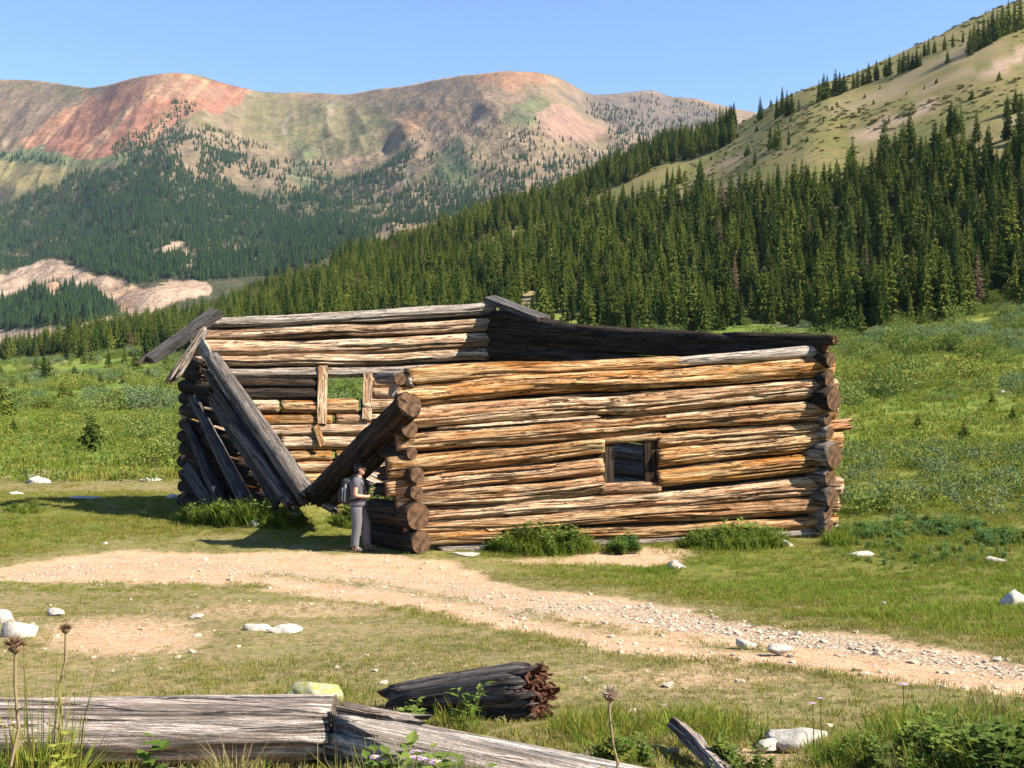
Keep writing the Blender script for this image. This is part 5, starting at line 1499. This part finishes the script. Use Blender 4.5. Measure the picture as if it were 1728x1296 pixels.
for (bx_, by_, w_, h_, m_, lab) in [(250, 790, 1.1, 1.05, 'willow_yellow', 'yellow-green bush beside the shaded left corner of the cabin'), (613, 884, .75, .85, 'weed', 'bright green bush behind the hiker inside the collapsed wall')]:
    g = ground_hit(bx_, by_); e = empty('leafy_bush', g); e.scale = (w_, w_, h_); tag(e, lab, 'bush')
    link('foliage', leaf_blob('bush_leaves', 1700 + bx_, 700, 1., 1., .10, M[m_], .45, 7), e); link('stems', TWIGS, e)

# ------------------------------------------------------------------ the hiker
M['skin'] = mat_plain('skin', (.50, .27, .18), .6, .08, 20)
M['shirt'] = mat_plain('grey_shirt', (.12, .115, .135), .9, .15, 14)
M['trousers'] = mat_plain('grey_trousers', (.12, .117, .13), .9, .25, 9)
M['hair'] = mat_plain('dark_hair', (.018, .013, .010), .7, .4, 40)
M['shoe'] = mat_plain('brown_shoe', (.09, .07, .06), .8, .3, 15)
M['pack'] = mat_plain('black_backpack', (.022, .023, .028), .7, .3, 12)
M['pack_grey'] = mat_plain('grey_backpack_panel', (.30, .31, .34), .7, .3, 12)
M['strap'] = mat_plain('black_strap', (.015, .015, .017), .7, .2, 12)
M['phone'] = mat_plain('black_camera', (.02, .02, .022), .4, .2, 12)

def skin_mesh(name, verts, edges, radii, mats, sub=2, root=0):
    me = bpy.data.meshes.new(name + '_tmp'); me.from_pydata([tuple(v) for v in verts], edges, [])
    o = bpy.data.objects.new(name + '_tmp', me); COL.objects.link(o)
    sk = o.modifiers.new('skin', 'SKIN'); ss = o.modifiers.new('sub', 'SUBSURF'); ss.levels = sub; ss.render_levels = sub
    if not me.skin_vertices: 
        bpy.context.view_layer.objects.active = o
    for sv, r in zip(me.skin_vertices[0].data, radii):
        sv.radius = r if not np.isscalar(r) else (r, r)
    me.skin_vertices[0].data[root].use_root = True
    dg = bpy.context.evaluated_depsgraph_get(); dg.update()
    out = bpy.data.meshes.new_from_object(o.evaluated_get(dg)); out.name = name
    bpy.data.objects.remove(o); bpy.data.meshes.remove(me)
    out.materials.clear()
    for m in mats: out.materials.append(m)
    for p_ in out.polygons: p_.use_smooth = True
    return out

def hiker():
    g = ground_hit(606, 931)
    # x forward (to the right in the photo), y to the hiker's left (away from the camera)
    e = empty('person', (g[0], g[1], g[2])); 
    tag(e, 'hiker in grey shirt and trousers facing right under the slanting logs', 'person')
    V = {}
    def v(n, x, y, z, r): V[n] = ((x, y, z), r)
    v('pel', -.03, 0, .95, (.11, .09)); v('waist', -.02, 0, 1.08, (.10, .085)); v('chest', -.02, 0, 1.27, (.125, .10)); v('sh', -.025, 0, 1.40, (.10, .075)); v('neck', .0, 0, 1.485, .055); v('nk2', .02, 0, 1.53, .052)
    v('jaw', .045, 0, 1.565, .078); v('skull', .03, 0, 1.635, .115); v('crown', .02, 0, 1.69, .09)
    v('nose', .150, 0, 1.605, .016); v('chin', .105, 0, 1.545, .028)
    for s, q in ((-1, 'r'), (1, 'l')):
        v('shd' + q, -.03, s * .17, 1.40, .062); v('elb' + q, -.05 + (.03 if s > 0 else 0), s * .235, 1.13, .045); v('wr' + q, .17, s * .15, 1.10, .031); v('palm' + q, .235, s * .11, 1.115, (.036, .022))
        v('hip' + q, -.03, s * .085, .90, .075)
    # legs: the far leg a step ahead, near one straight behind
    v('knr', -.03, -.10, .50, .062); v('anr', -.075, -.105, .09, .042); v('toer', .09, -.115, .035, .036); v('heelr', -.11, -.105, .04, .036)
    v('knl', .13, .10, .52, .062); v('anl', .15, .115, .09, .042); v('toel', .32, .125, .035, .036); v('heell', .115, .115, .04, .036)
    ed = [('pel', 'waist'), ('waist', 'chest'), ('chest', 'sh'), ('sh', 'neck'), ('neck', 'nk2'), ('nk2', 'jaw'), ('jaw', 'skull'), ('skull', 'crown'), ('skull', 'nose'), ('jaw', 'chin')]
    for q in 'rl':
        ed += [('sh', 'shd' + q), ('shd' + q, 'elb' + q), ('elb' + q, 'wr' + q), ('wr' + q, 'palm' + q), ('pel', 'hip' + q), ('hip' + q, 'kn' + q), ('kn' + q, 'an' + q), ('an' + q, 'toe' + q), ('an' + q, 'heel' + q)]
    # fingers
    for s, q in ((-1, 'r'), (1, 'l')):
        for k in range(4):
            z0 = 1.14 - .018 * k; l = (.055, .062, .058, .046)[k]
            v('f%s%d0' % (q, k), .255, s * .10, z0, .0085); v('f%s%d1' % (q, k), .255 + l * .7, s * .095, z0 - .004, .0085); v('f%s%d2' % (q, k), .26 + l, s * .065, z0 - .01, .0075)
            ed += [('f%s%d0' % (q, k), 'f%s%d1' % (q, k)), ('f%s%d1' % (q, k), 'f%s%d2' % (q, k))]
        v('t%s0' % q, .215, s * .095, 1.135, .010); v('t%s1' % q, .25, s * .065, 1.16, .009); v('t%s2' % q, .28, s * .05, 1.155, .008)
        ed += [('t%s0' % q, 't%s1' % q), ('t%s1' % q, 't%s2' % q)]
    names = list(V); ix = {n: i for i, n in enumerate(names)}
    # scale to stand 1.72 m tall
    body = skin_mesh('body', [V[n][0] for n in names], [(ix[a], ix[b]) for a, b in ed], [V[n][1] for n in names], [M['skin']], 2, ix['pel'])
    link('body', body, e)
    def sub(name, items, edges, mat, root=0):
        nm = [i[0] for i in items]; jx = {n: i for i, n in enumerate(nm)}
        link(name, skin_mesh(name, [i[1] for i in items], [(jx[a], jx[b]) for a, b in edges], [i[2] for i in items], [mat], 2, root), e)
    gp = lambda n: V[n][0]
    it = [('z', (-.03, 0, .89), (.215, .19)), ('a', (-.03, 0, .95), (.215, .185)), ('w', gp('waist'), (.20, .165)), ('c', gp('chest'), (.215, .175)), ('s', (-.025, 0, 1.405), (.18, .135)), ('n', (-.005, 0, 1.47), (.078, .072))]
    for s, q in ((-1, 'r'), (1, 'l')):
        it += [('h' + q, gp('shd' + q), .10), ('u' + q, tuple(np.array(gp('shd' + q)) * .42 + np.array(gp('elb' + q)) * .58), .082)]
    sub('shirt', it, [('z', 'a'), ('a', 'w'), ('w', 'c'), ('c', 's'), ('s', 'n'), ('s', 'hr'), ('s', 'hl'), ('hr', 'ur'), ('hl', 'ul')], M['shirt'])
    it = [('p', (-.03, 0, .96), (.20, .17)), ('b', (-.03, 0, 1.03), (.185, .155))]
    for s, q in ((-1, 'r'), (1, 'l')):
        an = np.array(gp('an' + q)); kn = np.array(gp('kn' + q))
        it += [('h' + q, gp('hip' + q), .135), ('k' + q, tuple(kn), .10), ('m' + q, tuple(kn * .5 + an * .5 + np.array([-.012, 0, 0])), .092), ('a' + q, tuple(an + np.array([0, 0, -.02])), .09)]
    sub('trousers', it, [('p', 'b')] + [(x + q, y + q) for q in 'rl' for x, y in (('h', 'k'), ('k', 'm'), ('m', 'a'))] + [('p', 'hr'), ('p', 'hl')], M['trousers'])
    for s, q in ((-1, 'r'), (1, 'l')):
        an = np.array(gp('an' + q))
        sub('shoe', [('h', tuple(an + [-.045, 0, -.035]), (.066, .062)), ('m', tuple(an + [.06, 0, -.04]), (.066, .058)), ('t', tuple(an + [.17, -.004, -.05]), (.062, .048)), ('u', tuple(an + [-.01, 0, .04]), .066)], [('h', 'm'), ('m', 't'), ('h', 'u')], M['shoe'])
    bm = bmesh.new(); bmesh.ops.create_icosphere(bm, subdivisions=4, radius=1)
    for q in bm.verts:
        c = q.co; f = 1 + .05 * float(fbm(c.x * 5 + 3, c.y * 5 + c.z * 3, 3, 3))
        fr = max(0, c.x) * max(0, .35 - c.z)                # hairline lifts off the face
        q.co = Vector((.012 + c.x * .118 * f * (1 - .75 * min(1, fr * 3)), c.y * .100 * f * (1 - .35 * min(1, fr * 3)), 1.645 + c.z * .118 * f * (1 if c.z > 0 or c.x < .1 else .55)))
    me = bpy.data.meshes.new('hair'); bm.to_mesh(me); bm.free(); me.materials.append(M['hair']); link('hair', me, e)
    for s in (-1, 1):
        bm = bmesh.new(); bmesh.ops.create_icosphere(bm, subdivisions=2, radius=.012, matrix=Matrix.Translation((.112, s * .034, 1.625)))
        me = bpy.data.meshes.new('eye'); bm.to_mesh(me); bm.free(); me.materials.append(M['hair']); link('eye', me, e)
        sub('ear', [('a', (.02, s * .094, 1.60), .014), ('b', (.015, s * .102, 1.635), .016)], [('a', 'b')], M['skin'])
    # backpack, worn
    bp = empty('backpack', (g[0] - .245, g[1], g[2] + 1.0)); tag(bp, 'black and grey backpack worn by the hiker', 'backpack')
    def rbox(name, sx, sy, sz, loc, mat, par, bev=.04, rot=(0, 0, 0)):
        bm = bmesh.new(); bmesh.ops.create_cube(bm, size=1, matrix=Matrix.Translation(loc) @ Euler(rot).to_matrix().to_4x4() @ Matrix.Diagonal((sx, sy, sz, 1)))
        bmesh.ops.bevel(bm, geom=list(bm.edges), offset=bev, segments=3, affect='EDGES', profile=.6)
        me = bpy.data.meshes.new(name); bm.to_mesh(me); bm.free(); me.materials.append(mat)
        for p_ in me.polygons: p_.use_smooth = True
        return link(name, me, par)
    rbox('main_compartment', .19, .30, .50, (0, 0, .20), M['pack'], bp, .07, (0, .06, 0))
    rbox('front_pocket', .09, .24, .28, (-.11, 0, .12), M['pack'], bp, .04, (0, .06, 0))
    rbox('side_panel', .035, .02, .34, (-.01, -.152, .17), M['pack_grey'], bp, .008, (0, .06, 0))
    rbox('side_panel', .022, .02, .26, (-.065, -.142, .15), M['pack_grey'], bp, .006, (0, .06, 0))
    rbox('top_handle', .03, .10, .03, (.05, 0, .455), M['strap'], bp, .01)
    for s in (-1, 1):
        pts = [(.07, s * .11, .42), (.17, s * .13, .50), (.33, s * .12, .42), (.41, s * .12, .27), (.37, s * .14, .12), (.2, s * .17, .03), (.06, s * .14, .02)]
        me = skin_mesh('shoulder_strap', pts, [(i, i + 1) for i in range(6)], [(.016, .028)] * 7, [M['strap']], 1)
        link('shoulder_strap', me, bp)
    cm = empty('camera_held', (g[0] + .295, g[1], g[2] + 1.10)); tag(cm, 'small black camera held by the hiker at waist height', 'camera')
    rbox('camera_body', .05, .12, .08, (0, 0, .03), M['phone'], cm, .012)
    rbox('lens', .05, .05, .05, (.045, 0, .03), M['phone'], cm, .02)
hiker()

# ------------------------------------------------------------------ air
def haze():
    n = NT('air'); n.n.remove(n.out); out = n.n.new('ShaderNodeOutputMaterial')
    pv = n.node('VolumePrincipled'); pv.inputs['Color'].default_value = (.62, .78, 1.0, 1); pv.inputs['Density'].default_value = HAZE; pv.inputs['Anisotropy'].default_value = .1
    n.t.links.new(pv.outputs[0], out.inputs['Volume'])
    x0, x1, y0, y1, z0, z1 = -6000, 7000, -1300, 6200, -2400, 1300
    V = [(x, y, z) for x in (x0, x1) for y in (y0, y1) for z in (z0, z1)]
    Q = [(0, 1, 3, 2), (4, 6, 7, 5), (0, 4, 5, 1), (2, 3, 7, 6), (0, 2, 6, 4), (1, 5, 7, 3)]
    o = link('haze', mesh_np('haze', V, np.array(Q), [n.m])); tag(o, 'thin blue air between the valley and the mountains', 'haze', kind='stuff')
HAZE = 2.6e-5
haze()
